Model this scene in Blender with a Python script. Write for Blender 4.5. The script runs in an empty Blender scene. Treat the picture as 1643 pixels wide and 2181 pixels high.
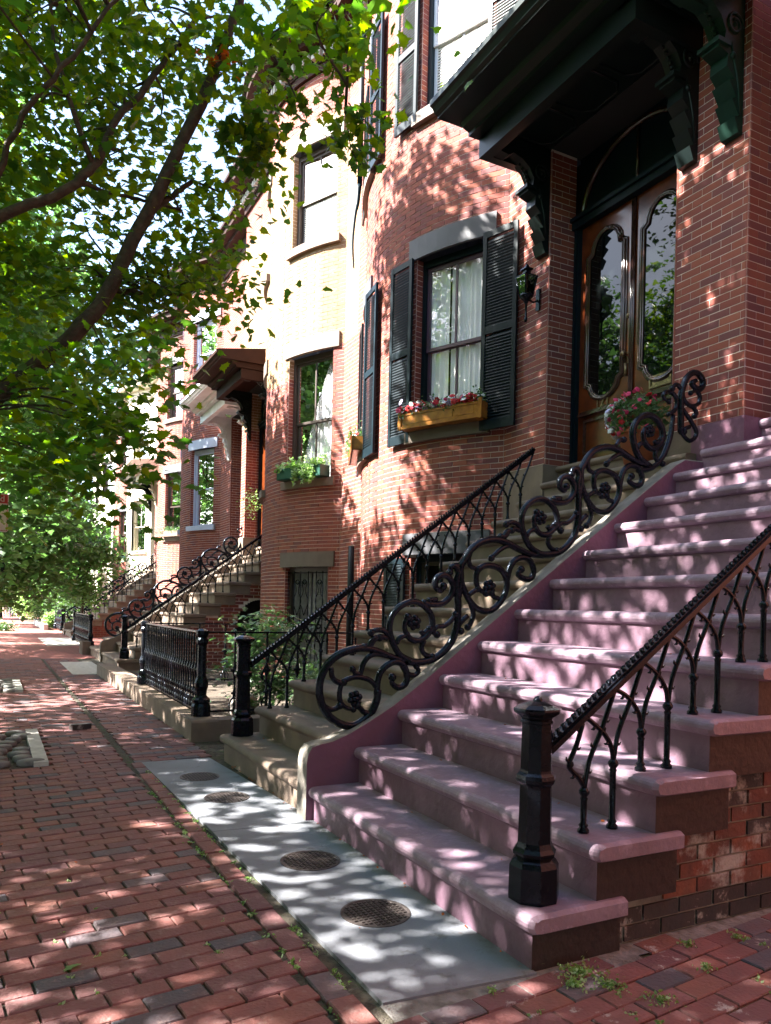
import bpy, bmesh, math, random
import numpy as np
from mathutils import Vector, Matrix
random.seed(7); RNG=np.random.default_rng(11)
SC=bpy.context.scene; COL=SC.collection
R=math.radians
# ---------------------------------------------------------------- camera
CAMH=1.35; YAW=R(27.4); ROLL=math.atan(.023); FPX=1622.
sy,cy_=math.sin(YAW),math.cos(YAW)
cam=bpy.data.cameras.new('camera'); camo=bpy.data.objects.new('camera',cam); COL.objects.link(camo)
cam.sensor_fit='VERTICAL'; cam.sensor_height=36; cam.lens=FPX*36/2181; cam.shift_y=203.5/2181; cam.clip_start=.05; cam.clip_end=800
Fv=Vector((sy,cy_,0)); R0=Vector((cy_,-sy,0)); U0=Vector((0,0,1))
Ri=R0*math.cos(ROLL)+U0*math.sin(ROLL); Ui=-R0*math.sin(ROLL)+U0*math.cos(ROLL)
m=Matrix.Identity(4)
for i in range(3): m[i][0]=Ri[i]; m[i][1]=Ui[i]; m[i][2]=-Fv[i]
m[2][3]=CAMH; camo.matrix_world=m; SC.camera=camo
# ---------------------------------------------------------------- sky, sun, exposure
SUN=Vector((-.70,.23,.68)).normalized()
el=math.asin(SUN.z); az=math.atan2(SUN.x,SUN.y)
w=bpy.data.worlds.new('World'); SC.world=w; w.use_nodes=True
nt=w.node_tree; bg=nt.nodes['Background']; sk=nt.nodes.new('ShaderNodeTexSky'); sk.sky_type='NISHITA'; sk.sun_disc=False
sk.sun_elevation=el; sk.sun_rotation=az; sk.air_density=1.0; sk.dust_density=1.6; sk.ozone_density=1
nt.links.new(sk.outputs[0],bg.inputs[0]); bg.inputs[1].default_value=.078
sl=bpy.data.lights.new('sun','SUN'); sl.energy=5; sl.angle=R(.55); sl.color=(1,.955,.88)
so=bpy.data.objects.new('sun',sl); COL.objects.link(so); so.rotation_euler=(-SUN).to_track_quat('-Z','Y').to_euler()
vs=SC.view_settings; SC.display_settings.display_device='sRGB'; vs.view_transform='Standard'; vs.look='None'; vs.gamma=1; vs.use_curve_mapping=False
vs.exposure=3.28
SC.render.engine='CYCLES'
try:
    SC.cycles.max_bounces=6; SC.cycles.transparent_max_bounces=8; SC.cycles.transmission_bounces=4; SC.cycles.diffuse_bounces=3
except Exception: pass
def proj(X,Y,Z):
    d=sy*X+cy_*Y
    if d<.2: return None
    r=cy_*X-sy*Y; u=FPX*r/d; v=FPX*(Z-CAMH)/d
    return (821.5+u+.023*v,1294+.023*u-v,d)
# ---------------------------------------------------------------- materials
def mat(name,col,col2=None,nscale=6,rough=.7,bump=0,bscale=60,ramp=None,rnd=None,spec=.5,coat=0,metal=0,detail=4,contrast=(.35,.65),trans=0,side=None,wear=None,sheen=0):
    m=bpy.data.materials.new(name); m.use_nodes=True; N=m.node_tree.nodes; L=m.node_tree.links
    b=N['Principled BSDF']; b.inputs['Roughness'].default_value=rough; b.inputs['Metallic'].default_value=metal
    b.inputs['Specular IOR Level'].default_value=spec
    if coat: b.inputs['Coat Weight'].default_value=coat; b.inputs['Coat Roughness'].default_value=.12
    geo=N.new('ShaderNodeNewGeometry')
    c=N.new('ShaderNodeRGB'); c.outputs[0].default_value=(*col,1); out=c.outputs[0]
    if ramp:
        cr=N.new('ShaderNodeValToRGB'); cr.color_ramp.interpolation='CONSTANT'; e=cr.color_ramp.elements
        while len(e)<len(ramp): e.new(.5)
        for i,cc in enumerate(ramp): e[i].position=i/len(ramp); e[i].color=(*cc,1)
        if rnd=='obj':
            oi=N.new('ShaderNodeObjectInfo'); L.new(oi.outputs['Random'],cr.inputs[0])
        else: L.new(geo.outputs['Random Per Island'],cr.inputs[0])
        out=cr.outputs[0]
    if col2:
        nz=N.new('ShaderNodeTexNoise'); nz.inputs['Scale'].default_value=nscale; nz.inputs['Detail'].default_value=detail
        L.new(geo.outputs['Position'],nz.inputs['Vector'])
        mr=N.new('ShaderNodeMapRange'); mr.inputs[1].default_value=contrast[0]; mr.inputs[2].default_value=contrast[1]; L.new(nz.outputs[0],mr.inputs[0])
        mx=N.new('ShaderNodeMix'); mx.data_type='RGBA'; L.new(mr.outputs[0],mx.inputs[0]); L.new(out,mx.inputs[6]); mx.inputs[7].default_value=(*col2,1)
        if ramp: mm=N.new('ShaderNodeMath'); mm.operation='MULTIPLY'; mm.inputs[1].default_value=.55; L.new(mr.outputs[0],mm.inputs[0]); L.new(mm.outputs[0],mx.inputs[0])
        out=mx.outputs[2]
    if wear:   # (colour, scale, lo, hi)
        nz=N.new('ShaderNodeTexNoise'); nz.inputs['Scale'].default_value=wear[1]; nz.inputs['Detail'].default_value=8; nz.inputs['Roughness'].default_value=.7
        L.new(geo.outputs['Position'],nz.inputs['Vector'])
        mr=N.new('ShaderNodeMapRange'); mr.inputs[1].default_value=wear[2]; mr.inputs[2].default_value=wear[3]; L.new(nz.outputs[0],mr.inputs[0])
        mx=N.new('ShaderNodeMix'); mx.data_type='RGBA'; L.new(mr.outputs[0],mx.inputs[0]); L.new(out,mx.inputs[6]); mx.inputs[7].default_value=(*wear[0],1)
        out=mx.outputs[2]
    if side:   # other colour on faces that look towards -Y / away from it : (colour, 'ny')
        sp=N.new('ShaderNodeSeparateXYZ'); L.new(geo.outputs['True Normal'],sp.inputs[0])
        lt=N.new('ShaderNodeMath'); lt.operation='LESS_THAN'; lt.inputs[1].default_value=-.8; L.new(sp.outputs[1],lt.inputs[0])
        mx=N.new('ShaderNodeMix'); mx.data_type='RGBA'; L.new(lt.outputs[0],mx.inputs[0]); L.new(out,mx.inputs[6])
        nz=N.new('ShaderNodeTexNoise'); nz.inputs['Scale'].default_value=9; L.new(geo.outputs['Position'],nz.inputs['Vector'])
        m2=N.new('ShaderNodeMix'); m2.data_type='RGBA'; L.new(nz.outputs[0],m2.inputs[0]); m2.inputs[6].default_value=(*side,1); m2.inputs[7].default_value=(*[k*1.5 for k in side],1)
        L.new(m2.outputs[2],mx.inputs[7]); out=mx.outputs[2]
    L.new(out,b.inputs['Base Color'])
    if bump:
        nb=N.new('ShaderNodeTexNoise'); nb.inputs['Scale'].default_value=bscale; nb.inputs['Detail'].default_value=5; L.new(geo.outputs['Position'],nb.inputs['Vector'])
        bp=N.new('ShaderNodeBump'); bp.inputs['Strength'].default_value=1; bp.inputs['Distance'].default_value=bump; L.new(nb.outputs[0],bp.inputs['Height']); L.new(bp.outputs[0],b.inputs['Normal'])
    if trans:
        tr=N.new('ShaderNodeBsdfTranslucent'); L.new(out,tr.inputs[0])
        hs=N.new('ShaderNodeHueSaturation'); hs.inputs['Value'].default_value=2.5; hs.inputs['Hue'].default_value=.485; hs.inputs['Saturation'].default_value=1.15; L.new(out,hs.inputs['Color']); L.new(hs.outputs[0],tr.inputs[0])
        ms=N.new('ShaderNodeMixShader'); ms.inputs[0].default_value=trans; L.new(b.outputs[0],ms.inputs[1]); L.new(tr.outputs[0],ms.inputs[2]); L.new(ms.outputs[0],N['Material Output'].inputs[0])
    return m
REDS=[(.235,.068,.045),(.26,.078,.050),(.195,.060,.048),(.145,.054,.054),(.28,.09,.056),(.22,.063,.046),(.245,.072,.048),(.17,.058,.055)]
def brickpair(name,ramp,dirt,**k): return (mat(name+' single',(0,0,0),dirt,ramp=ramp,rnd='obj',**k),mat(name+' joined',(0,0,0),dirt,ramp=ramp,rnd='isl',**k))
M={}
M['brick']=brickpair('pressed brick',REDS,(.20,.052,.042),nscale=1.3,rough=.8,bump=.0012,bscale=90,spec=.25)
M['sunpaintbrick']=brickpair('sun-painted red brick',[(.27,.168,.092),(.25,.15,.082),(.29,.182,.10),(.235,.14,.078),(.26,.16,.087)],(.23,.138,.078),nscale=1.3,rough=.8,bump=.0012,bscale=90,spec=.25)  # red brick with the wash of direct sun put into its colour
M['sidebrick']=brickpair('old brick',[(.19,.05,.03),(.13,.038,.03),(.08,.03,.026),(.22,.065,.036),(.03,.028,.03),(.15,.045,.032)],(.05,.032,.03),nscale=9,rough=.8,bump=.007,bscale=38,wear=((.36,.32,.30),5,.50,.62))
M['darkbrick']=brickpair('dark brick',[(.02,.022,.026),(.035,.03,.032),(.028,.024,.026)],(.06,.035,.03),nscale=7,rough=.7,bump=.004,bscale=45,wear=((.34,.30,.28),7,.57,.66))
PAV=[(0.228, 0.08, 0.068), (0.194, 0.071, 0.066), (0.171, 0.068, 0.071), (0.228, 0.091, 0.071), (0.188, 0.073, 0.075), (0.239, 0.089, 0.075), (0.16, 0.066, 0.071), (0.114, 0.097, 0.112), (0.211, 0.076, 0.071), (0.182, 0.068, 0.066), (0.074, 0.074, 0.091), (0.222, 0.087, 0.082)]
M['paver']=brickpair('sidewalk brick',PAV,(.14,.072,.07),nscale=7,rough=.8,bump=.006,bscale=60,wear=((.30,.21,.19),18,.55,.80))
M['oldpaver']=brickpair('stained sidewalk brick',PAV,(.12,.06,.06),nscale=9,rough=.85,bump=.006,bscale=60,wear=((.40,.36,.34),6,.60,.66))
M['mortar']=mat('pale mortar',(.30,.24,.19),(.16,.12,.10),12,.9)
M['redmortar']=mat('pinkish mortar',(.76,.65,.59),(.55,.45,.40),5,.9)
M['joint']=mat('sandy joint',(.045,.035,.028),(.10,.085,.06),30,.95,bump=.01,bscale=120,wear=((.05,.08,.02),4,.55,.65))
M['tread']=mat('mauve tread paint',(.275,.187,.245),(.205,.138,.18),3.5,.55,bump=.007,bscale=24,wear=((.40,.29,.37),9,.55,.74))
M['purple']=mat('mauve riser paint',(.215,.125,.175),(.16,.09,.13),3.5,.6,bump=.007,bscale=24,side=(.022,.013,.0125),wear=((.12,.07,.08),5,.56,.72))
M['purplewall']=mat('mauve wall paint',(.17,.068,.115),(.13,.054,.09),3,.6,bump=.007,bscale=22)
M['stone']=mat('brown sandstone',(.20,.145,.105),(.135,.098,.075),4,.8,bump=.003,bscale=80,wear=((.14,.10,.08),2.2,.5,.7))
M['stonetop']=mat('worn grey stone',(.24,.215,.19),(.16,.145,.125),9,.85,bump=.005,bscale=70)
M['lintel']=mat('dark brownstone lintel',(.13,.098,.078),(.10,.075,.06),5,.7,bump=.001)
M['greylintel']=mat('grey painted lintel',(.085,.085,.10),(.07,.07,.082),5,.6)
M['sill']=mat('pale sill',(.42,.36,.29),(.34,.29,.24),5,.7)
M['slab']=mat('bluestone',(.21,.22,.25),(.16,.168,.19),2.2,.75,bump=.003,bscale=70,wear=((.12,.125,.13),6.5,.57,.66))
M['palestone']=mat('pale granite',(.50,.49,.46),(.36,.35,.33),14,.8,bump=.003,bscale=60)
M['cobble']=mat('granite cobble',(.22,.21,.20),(.12,.12,.12),9,.85,bump=.006,bscale=30)
M['iron']=mat('black iron paint',(.003,.0035,.006),(.006,.007,.010),30,.22,bump=.0012,bscale=160,spec=.26)
M['covers']=mat('cast iron cover',(.085,.07,.065),(.05,.04,.038),40,.5,metal=.4)
M['teal']=mat('dark teal paint',(.002,.008,.013),(.003,.010,.015),9,.45,spec=.2)
M['green']=mat('bottle green paint',(.004,.022,.015),(.006,.03,.02),9,.5,spec=.2)
M['canopy']=mat('dark canopy paint',(.003,.008,.008),(.005,.011,.01),4,.4,spec=.3)
M['canopybrown']=mat('brown canopy paint',(.030,.011,.007),(.022,.008,.005),4,.6,spec=.12)
M['whitecanopy']=mat('white canopy paint',(.82,.82,.84),(.7,.7,.72),4,.5)
M['creamcanopy']=mat('cream canopy paint',(.6,.55,.42),(.5,.45,.35),4,.5)
M['door']=mat('varnished door wood',(.125,.027,.007),(.06,.013,.004),5,.22,coat=.3,detail=8,spec=.3)
M['moulding']=mat('polished moulding',(.05,.02,.016),(.035,.014,.011),5,.2,coat=.35)
M['darkglass']=mat('dark door glass',(.003,.004,.004),None,rough=.015,spec=.35)
M['brass']=mat('aged brass',(.30,.22,.12),(.12,.09,.05),40,.35,metal=.8)
M['amber']=mat('amber varnished planter',(.42,.17,.025),(.25,.085,.015),12,.3,coat=.4)
M['greenplastic']=mat('green plastic',(.01,.07,.05),None,rough=.4)
M['mauvesash']=mat('mauve sash paint',(.10,.055,.085),None,rough=.35)
M['greysash']=mat('grey white sash paint',(.55,.56,.60),None,rough=.5)
M['darksash']=mat('dark sash paint',(.05,.035,.028),None,rough=.4)
M['creamsash']=mat('cream sash paint',(.5,.45,.32),None,rough=.5)
M['bluewhite']=mat('blue white trim',(.50,.54,.66),(.44,.48,.60),4,.5)
M['curtain']=mat('sheer curtain',(.93,.93,.93),(.8,.8,.8),3,.9)
M['lace']=mat('lace curtain',(.95,.95,.97),(.7,.71,.74),45,.9,contrast=(.42,.55))
M['blind']=mat('pale blind',(.7,.66,.58),None,rough=.8)
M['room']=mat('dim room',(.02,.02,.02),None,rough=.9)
M['bark']=mat('maple bark',(.065,.048,.036),(.03,.022,.017),14,.9,bump=.02,bscale=28)
M['leaf']=mat('maple leaf',(.035,.10,.018),(.05,.13,.02),1.5,.42,ramp=[(.03,.075,.018),(.055,.112,.016),(.092,.152,.015),(.038,.088,.02),(.125,.182,.018)],rnd='isl',trans=.58,spec=.4)
M['leafobj']=mat('maple leaf single',(.035,.10,.018),(.05,.13,.02),1.5,.42,ramp=[(.03,.095,.018),(.05,.13,.015),(.07,.165,.015)],rnd='obj',trans=.5,spec=.3)
M['farleaf']=mat('far leaf',(.05,.12,.03),(.08,.16,.05),1,.5,ramp=[(.035,.09,.03),(.05,.12,.035),(.07,.15,.045)],rnd='isl',trans=.45)
M['dryleaf']=mat('dry leaf',(.25,.07,.02),(.35,.12,.03),9,.7,trans=.4)
M['shrubleaf']=mat('shrub leaf',(.04,.11,.03),(.09,.17,.05),3,.5,ramp=[(.02,.06,.025),(.035,.09,.03),(.06,.13,.045)],rnd='isl',trans=.25)
M['vine']=mat('vine leaf',(.13,.25,.06),(.22,.34,.13),6,.5,ramp=[(.08,.18,.04),(.14,.26,.07),(.3,.4,.22)],rnd='isl',trans=.35)
M['red']=mat('red petals',(.55,.02,.03),None,rough=.6); M['pink']=mat('crimson petals',(.55,.03,.12),None,rough=.6)
M['white']=mat('white petals',(.8,.8,.82),None,rough=.6); M['lilac']=mat('lilac petals',(.6,.55,.8),None,rough=.6)
M['grille']=mat('white painted door',(.2,.205,.215),(.12,.12,.125),12,rough=.6)
M['asphalt']=mat('asphalt',(.05,.05,.052),(.065,.062,.06),30,.9,bump=.004,bscale=90)
M['soil']=mat('soil',(.05,.035,.025),(.09,.07,.05),12,.95,bump=.02,bscale=25)
M['cream']=mat('cream painted brick',(.66,.60,.50),(.60,.54,.44),3,.8)
M['roof']=mat('slate roof',(.10,.10,.12),(.07,.07,.085),9,.7)
M['signwhite']=mat('sign white',(.7,.68,.62),None,rough=.5); M['signred']=mat('sign red',(.45,.03,.03),None,rough=.5); M['signblack']=mat('sign black',(.01,.01,.01),None,rough=.5)
M['globe']=mat('pale lamp globe',(.45,.68,.66),None,rough=.2)
M['rock']=mat('mottled rock',(.30,.26,.22),(.12,.11,.11),8,.85,bump=.01,bscale=30)
M['terracotta']=mat('terracotta',(.35,.11,.05),None,rough=.8)
M['cloth']=mat('beige clothing',(.35,.28,.22),None,rough=.9); M['cloth2']=mat('dark clothing',(.05,.05,.08),None,rough=.9); M['skin']=mat('skin',(.45,.26,.19),None,rough=.6)
# glass: reflection over a clear pane
M['iron'].node_tree.nodes['Principled BSDF'].inputs['Specular Tint'].default_value=(.62,.78,1,1)
def glassmat(name,base):
    m=bpy.data.materials.new(name); m.use_nodes=True; N=m.node_tree.nodes; L=m.node_tree.links; N.remove(N['Principled BSDF'])
    t=N.new('ShaderNodeBsdfTransparent'); g=N.new('ShaderNodeBsdfGlossy'); g.inputs['Roughness'].default_value=.01
    lw=N.new('ShaderNodeFresnel'); lw.inputs[0].default_value=1.38
    ad=N.new('ShaderNodeMath'); ad.operation='ADD'; ad.use_clamp=True; ad.inputs[1].default_value=base; L.new(lw.outputs[0],ad.inputs[0])
    nz=N.new('ShaderNodeTexNoise'); nz.inputs['Scale'].default_value=3; geo=N.new('ShaderNodeNewGeometry'); L.new(geo.outputs['Position'],nz.inputs[0])
    bp=N.new('ShaderNodeBump'); bp.inputs['Distance'].default_value=.012; bp.inputs['Strength'].default_value=.25; L.new(nz.outputs[0],bp.inputs['Height']); L.new(bp.outputs[0],g.inputs['Normal'])
    x=N.new('ShaderNodeMixShader'); L.new(ad.outputs[0],x.inputs[0]); L.new(t.outputs[0],x.inputs[1]); L.new(g.outputs[0],x.inputs[2]); L.new(x.outputs[0],N['Material Output'].inputs[0]); return m
M['glass']=glassmat('window glass',.0)
# ---------------------------------------------------------------- mesh helpers
class MB:
    def __init__(s,xf=None): s.v=[];s.f=[];s.mi=[];s.sm=[];s.xf=xf;s.cm=0;s.cs=False
    def V(s,p):
        if s.xf: p=s.xf(*p)
        s.v.append(tuple(p)); return len(s.v)-1
    def F(s,ids): s.f.append(tuple(ids)); s.mi.append(s.cm); s.sm.append(s.cs)
    def quad(s,a,b,c,d): s.F([s.V(a),s.V(b),s.V(c),s.V(d)])
    def box(s,x0,x1,y0,y1,z0,z1):
        i=[s.V((x,y,z)) for z in (z0,z1) for y in (y0,y1) for x in (x0,x1)]
        for q in ((0,2,3,1),(4,5,7,6),(0,1,5,4),(2,6,7,3),(0,4,6,2),(1,3,7,5)): s.F([i[k] for k in q])
    def obox(s,c,L,D,H,ang):
        ca,sa=math.cos(ang)*.5,math.sin(ang)*.5; i=[]
        for z in (-.5,.5):
            for d in (-1,1):
                for l in (-1,1): i.append(s.V((c[0]+ca*L*l-sa*D*d,c[1]+sa*L*l+ca*D*d,c[2]+z*H)))
        for q in ((0,2,3,1),(4,5,7,6),(0,1,5,4),(2,6,7,3),(0,4,6,2),(1,3,7,5)): s.F([i[k] for k in q])
    def prism(s,poly,a,b,ax='y'):
        def P(p,t): return (p[0],t,p[1]) if ax=='y' else ((t,p[0],p[1]) if ax=='x' else (p[0],p[1],t))
        i=[s.V(P(p,a)) for p in poly]; j=[s.V(P(p,b)) for p in poly]; n=len(poly)
        s.F(i[::-1]); s.F(j)
        for k in range(n): s.F([i[k],i[(k+1)%n],j[(k+1)%n],j[k]])
    def tube(s,pts,r,n=6,cap=True):
        pts=[Vector(p) for p in pts]; N_=len(pts)
        rr=r if hasattr(r,'__len__') else [r]*N_
        o=s.cs; s.cs=True; prev=None; rings=[]
        T0=(pts[1]-pts[0]).normalized(); up=Vector((0,0,1)) if abs(T0.z)<.9 else Vector((1,0,0)); nrm=T0.cross(up).normalized()
        for i in range(N_):
            T=(pts[min(i+1,N_-1)]-pts[max(i-1,0)]).normalized()
            nrm=(nrm-T*nrm.dot(T)).normalized(); bn=T.cross(nrm)
            rings.append([s.V(pts[i]+(nrm*math.cos(2*math.pi*k/n)+bn*math.sin(2*math.pi*k/n))*rr[i]) for k in range(n)])
        for a,b in zip(rings,rings[1:]):
            for k in range(n): s.F([a[k],a[(k+1)%n],b[(k+1)%n],b[k]])
        if cap: s.F(rings[0][::-1]); s.F(rings[-1])
        s.cs=o
    def lathe(s,prof,c,n=12,smooth=True,a0=0,cap=True,sx=1,sy=1):
        o=s.cs; s.cs=smooth; rings=[]
        for r,z in prof: rings.append([s.V((c[0]+sx*r*math.cos(a0+2*math.pi*k/n),c[1]+sy*r*math.sin(a0+2*math.pi*k/n),c[2]+z)) for k in range(n)])
        for a,b in zip(rings,rings[1:]):
            for k in range(n): s.F([a[k],a[(k+1)%n],b[(k+1)%n],b[k]])
        if cap: s.F(rings[0][::-1]); s.F(rings[-1])
        s.cs=o
    def ball(s,c,r,n=8,m_=5,sx=1,sy=1,sz=1):
        s.lathe([(max(.02,math.sin(math.pi*i/m_))*r,-math.cos(math.pi*i/m_)*r*sz) for i in range(m_+1)],c,n,sx=sx,sy=sy)
    def mesh(s,name,mats):
        me=bpy.data.meshes.new(name); me.from_pydata(s.v,[],s.f)
        if not isinstance(mats,(list,tuple)): mats=[mats]
        for mm in mats: me.materials.append(mm)
        me.polygons.foreach_set('material_index',s.mi); me.polygons.foreach_set('use_smooth',s.sm); me.update(); return me
def catmull(p,n=5):
    p=[Vector(q) for q in p]; q=[p[0]*2-p[1]]+p+[p[-1]*2-p[-2]]; out=[]
    for i in range(1,len(q)-2):
        for k in range(n):
            t=k/n; a,b,c,d=q[i-1],q[i],q[i+1],q[i+2]
            out.append(.5*((2*b)+(-a+c)*t+(2*a-5*b+4*c-d)*t*t+(-a+3*b-3*c+d)*t**3))
    out.append(p[-1]); return out
def tag(o,label=None,cat=None,group=None,kind=None):
    if label:o['label']=label
    if cat:o['category']=cat
    if group:o['group']=group
    if kind:o['kind']=kind
    return o
def thing(name,label,cat,loc=(0,0,0),group=None):
    o=bpy.data.objects.new(name,None); o.empty_display_size=.1; COL.objects.link(o); o.location=loc; return tag(o,label,cat,group)
def link(me,name,parent=None,loc=None,kind=None):
    o=bpy.data.objects.new(name,me); COL.objects.link(o)
    if parent is not None:
        o.parent=parent
        base=-Vector(parent.location) if parent.type=='EMPTY' else Vector((0,0,0))
        o.location=base+(Vector(loc) if loc else Vector((0,0,0)))
    elif loc: o.location=loc
    if kind:o['kind']=kind
    return o
def part(mb,name,mats,parent=None,kind=None): return link(mb.mesh(name,mats),name,parent,kind=kind)
def solo(mb,name,mats,base,label,cat,group=None,kind=None):
    """a thing that is one mesh: built in world space, origin moved to base"""
    me=mb.mesh(name,mats); me.transform(Matrix.Translation(-Vector(base))); o=link(me,name,None,base); return tag(o,label,cat,group,kind)
def struct(mb,name,mats): o=part(mb,name,mats); o['kind']='structure'; return o
def copy_tree(o,off=None,label=None):
    r=o.copy(); COL.objects.link(r)
    if off: r.location=Vector(o.location)+Vector(off)
    if label: r['label']=label
    for c in o.children:
        k=c.copy(); COL.objects.link(k); k.parent=r
        for g in c.children:
            h=g.copy(); COL.objects.link(h); h.parent=k
    return r
UNIT={}
def unit(mt,kind='box'):
    key=(mt.name,kind)
    if key not in UNIT:
        b=MB()
        if kind=='box': b.box(-.5,.5,-.5,.5,-.5,.5)
        else:  # worn paver, rounded upper edges
            e=.018; f=.045
            lo=[(-.5,-.5),(.5,-.5),(.5,.5),(-.5,.5)]; hi=[(-.5+e,-.5+f),(.5-e,-.5+f),(.5-e,.5-f),(-.5+e,.5-f)]
            a=[b.V((*p,-.5)) for p in lo]; c=[b.V((*p,.40)) for p in lo]; d=[b.V((*p,.5)) for p in hi]
            for q,r in ((a,c),(c,d)):
                for k in range(4): b.F([q[k],q[(k+1)%4],r[(k+1)%4],r[k]])
            b.F(d)
        UNIT[key]=b.mesh('brick',mt)
    return UNIT[key]
def lay(bricks,mats,parent,name='brick',kind='box',n=300,clip=True):
    """bricks: (x,y,z,ang,L,D,H); the n largest in view become objects, the rest one joined part"""
    sc=[]
    for i,b in enumerate(bricks):
        p=proj(b[0],b[1],b[2]); a=0
        if p and -20<p[0]<1663 and -20<p[1]<2200: a=1/p[2]**2
        sc.append((-a,i))
    sc.sort(); single=[i for a,i in sc[:n] if a<0]; ss=set(single)
    me=unit(mats[0],kind); off=-Vector(parent.location) if parent.type=='EMPTY' else Vector((0,0,0))
    for i in single:
        x,y,z,a,L,D,H=bricks[i]; o=bpy.data.objects.new(name,me); COL.objects.link(o); o.parent=parent
        o.location=off+Vector((x,y,z)); o.rotation_euler=(0,0,a); o.scale=(L,D,H)
    rest=[bricks[i] for i in range(len(bricks)) if i not in ss]
    if rest:
        mb=MB()
        for x,y,z,a,L,D,H in rest: mb.obox((x,y,z),L,D,H,a)
        part(mb,name+'work',mats[1],parent,'stuff')
class Path:
    def __init__(s,pts):
        s.p=pts; s.c=[0]
        for a,b in zip(pts,pts[1:]): s.c.append(s.c[-1]+math.dist(a,b))
        s.L=s.c[-1]; s.br=[]
        for i in range(1,len(pts)-1):
            a=math.atan2(pts[i][1]-pts[i-1][1],pts[i][0]-pts[i-1][0]); b=math.atan2(pts[i+1][1]-pts[i][1],pts[i+1][0]-pts[i][0])
            if abs(a-b)>R(10): s.br.append(s.c[i])
    def at(s,q):
        q=min(max(q,0),s.L-1e-6); import bisect
        i=min(max(bisect.bisect_right(s.c,q)-1,0),len(s.p)-2); a,b=s.p[i],s.p[i+1]; l=s.c[i+1]-s.c[i]; t=(q-s.c[i])/l
        tx,ty=(b[0]-a[0])/l,(b[1]-a[1])/l
        return (a[0]+(b[0]-a[0])*t,a[1]+(b[1]-a[1])*t,-ty,tx,math.atan2(ty,tx))
    def sy(s,y):
        for i in range(len(s.p)-1):
            a,b=s.p[i],s.p[i+1]
            if a[1]<=y<=b[1]: return s.c[i]+(y-a[1])/(b[1]-a[1])*(s.c[i+1]-s.c[i])
        return s.L
CO=.0665; BL=.205
def wallgeo(mb,path,z0,z1,ops,off=0,step=.16):
    S={0,path.L}; Z={z0,z1}
    k=step
    while k<path.L: S.add(k); k+=step
    for a,b,c,d in ops:
        for q in (a,b):
            if 0<q<path.L:S.add(q)
        for q in (c,d):
            if z0<q<z1:Z.add(q)
    S|=set(path.br); S=sorted(S);Z=sorted(Z)
    for a,b in zip(S,S[1:]):
        if b-a<1e-5: continue
        pa=path.at(a+1e-5);pb=path.at(b-1e-5); sm=(a+b)/2; run=None
        for c,d in zip(Z,Z[1:]):
            zm=(c+d)/2
            if any(o[0]<sm<o[1] and o[2]<zm<o[3] for o in ops): continue
            A=(pa[0]+pa[2]*off,pa[1]+pa[3]*off);B=(pb[0]+pb[2]*off,pb[1]+pb[3]*off)
            mb.quad((*A,c),(*B,c),(*B,d),(*A,d))
def wallbricks(acc,path,z0,z1,ops,ph=0):
    n=int((z1-z0)/CO)
    for r in range(n):
        zc=z0+(r+.5)*CO; segs=[(0,path.L)]
        for a,b,c,d in ops:
            if c-CO*.3<zc<d+CO*.3:
                ns=[]
                for x,y in segs:
                    if b<=x or a>=y: ns.append((x,y)); continue
                    if a>x: ns.append((x,a))
                    if b<y: ns.append((b,y))
                segs=ns
        for q in path.br:
            ns=[]
            for x,y in segs: ns+= [(x,q),(q,y)] if x<q<y else [(x,y)]
            segs=ns
        o=(r%2)*BL/2+ph
        for x,y in segs:
            k=math.floor((x-o)/BL); q=o+k*BL
            while q<y-.012:
                a=max(q,x);b=min(q+BL,y); q+=BL
                if b-a<.025: continue
                L=b-a-.006; px,py,nx,ny,an=path.at((a+b)/2); j=random.uniform(0,.0015)
                acc.append((px+nx*(-.0135+j),py+ny*(-.0135+j),zc,an,L,.021,CO-.0088))
# ---------------------------------------------------------------- ground
b=MB(); b.box(-200,200,-40,400,-.30,-.16); struct(b,'ground',M['asphalt'])
b=MB(); b.box(-1.62,-1.44,-20,160,-.159,.0); struct(b,'kerb',M['palestone'])
b=MB(); b.quad((-1.44,-20,-.012),(30,-20,-.012),(30,160,-.012),(-1.44,160,-.012)); struct(b,'sidewalk_bed',M['joint'])
# brick sidewalk
pav=bpy.data.objects.new('brick_sidewalk',None); COL.objects.link(pav); pav['kind']='structure'
bl=[]; rnd=random.Random(3)
def pave(x0,x1,y0,y1,bl,tilt=.0,skip=None,ph=0,jit=1.0):
    r=0; y=y0
    while y<y1:
        x=x0+((r%2)*.5+ph)*.212-.3+rnd.uniform(-.02,.02)*jit; 
        while x<x1:
            a=max(x,x0);c=min(x+.212,x1)
            if c-a>.05:
                cx=(a+c)/2; yy=y+.05+tilt*(cx-x0)
                if not(skip and skip(cx,yy)):
                    bl.append((cx+rnd.uniform(-.002,.002),yy+rnd.uniform(-.002,.002),-.026+rnd.uniform(-.003,.003)*jit,tilt+rnd.uniform(-.012,.012)*jit,c-a-rnd.uniform(.004,.010),.0985-rnd.uniform(0,.0035),.055))
            x+=.212
        y+=.1045; r+=1
def sk(x,y):
    if x<.46 and 6.72<y<8.56: return True
    if x<.46 and 12.2<y<14.0: return True
    return False
pave(-1.43,1.035,.9,2.3,bl,.11,None); bl=[q for q in bl if q[1]<2.36]
pave(-1.43,1.035,2.05,19.0,bl,.11,sk)
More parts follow.
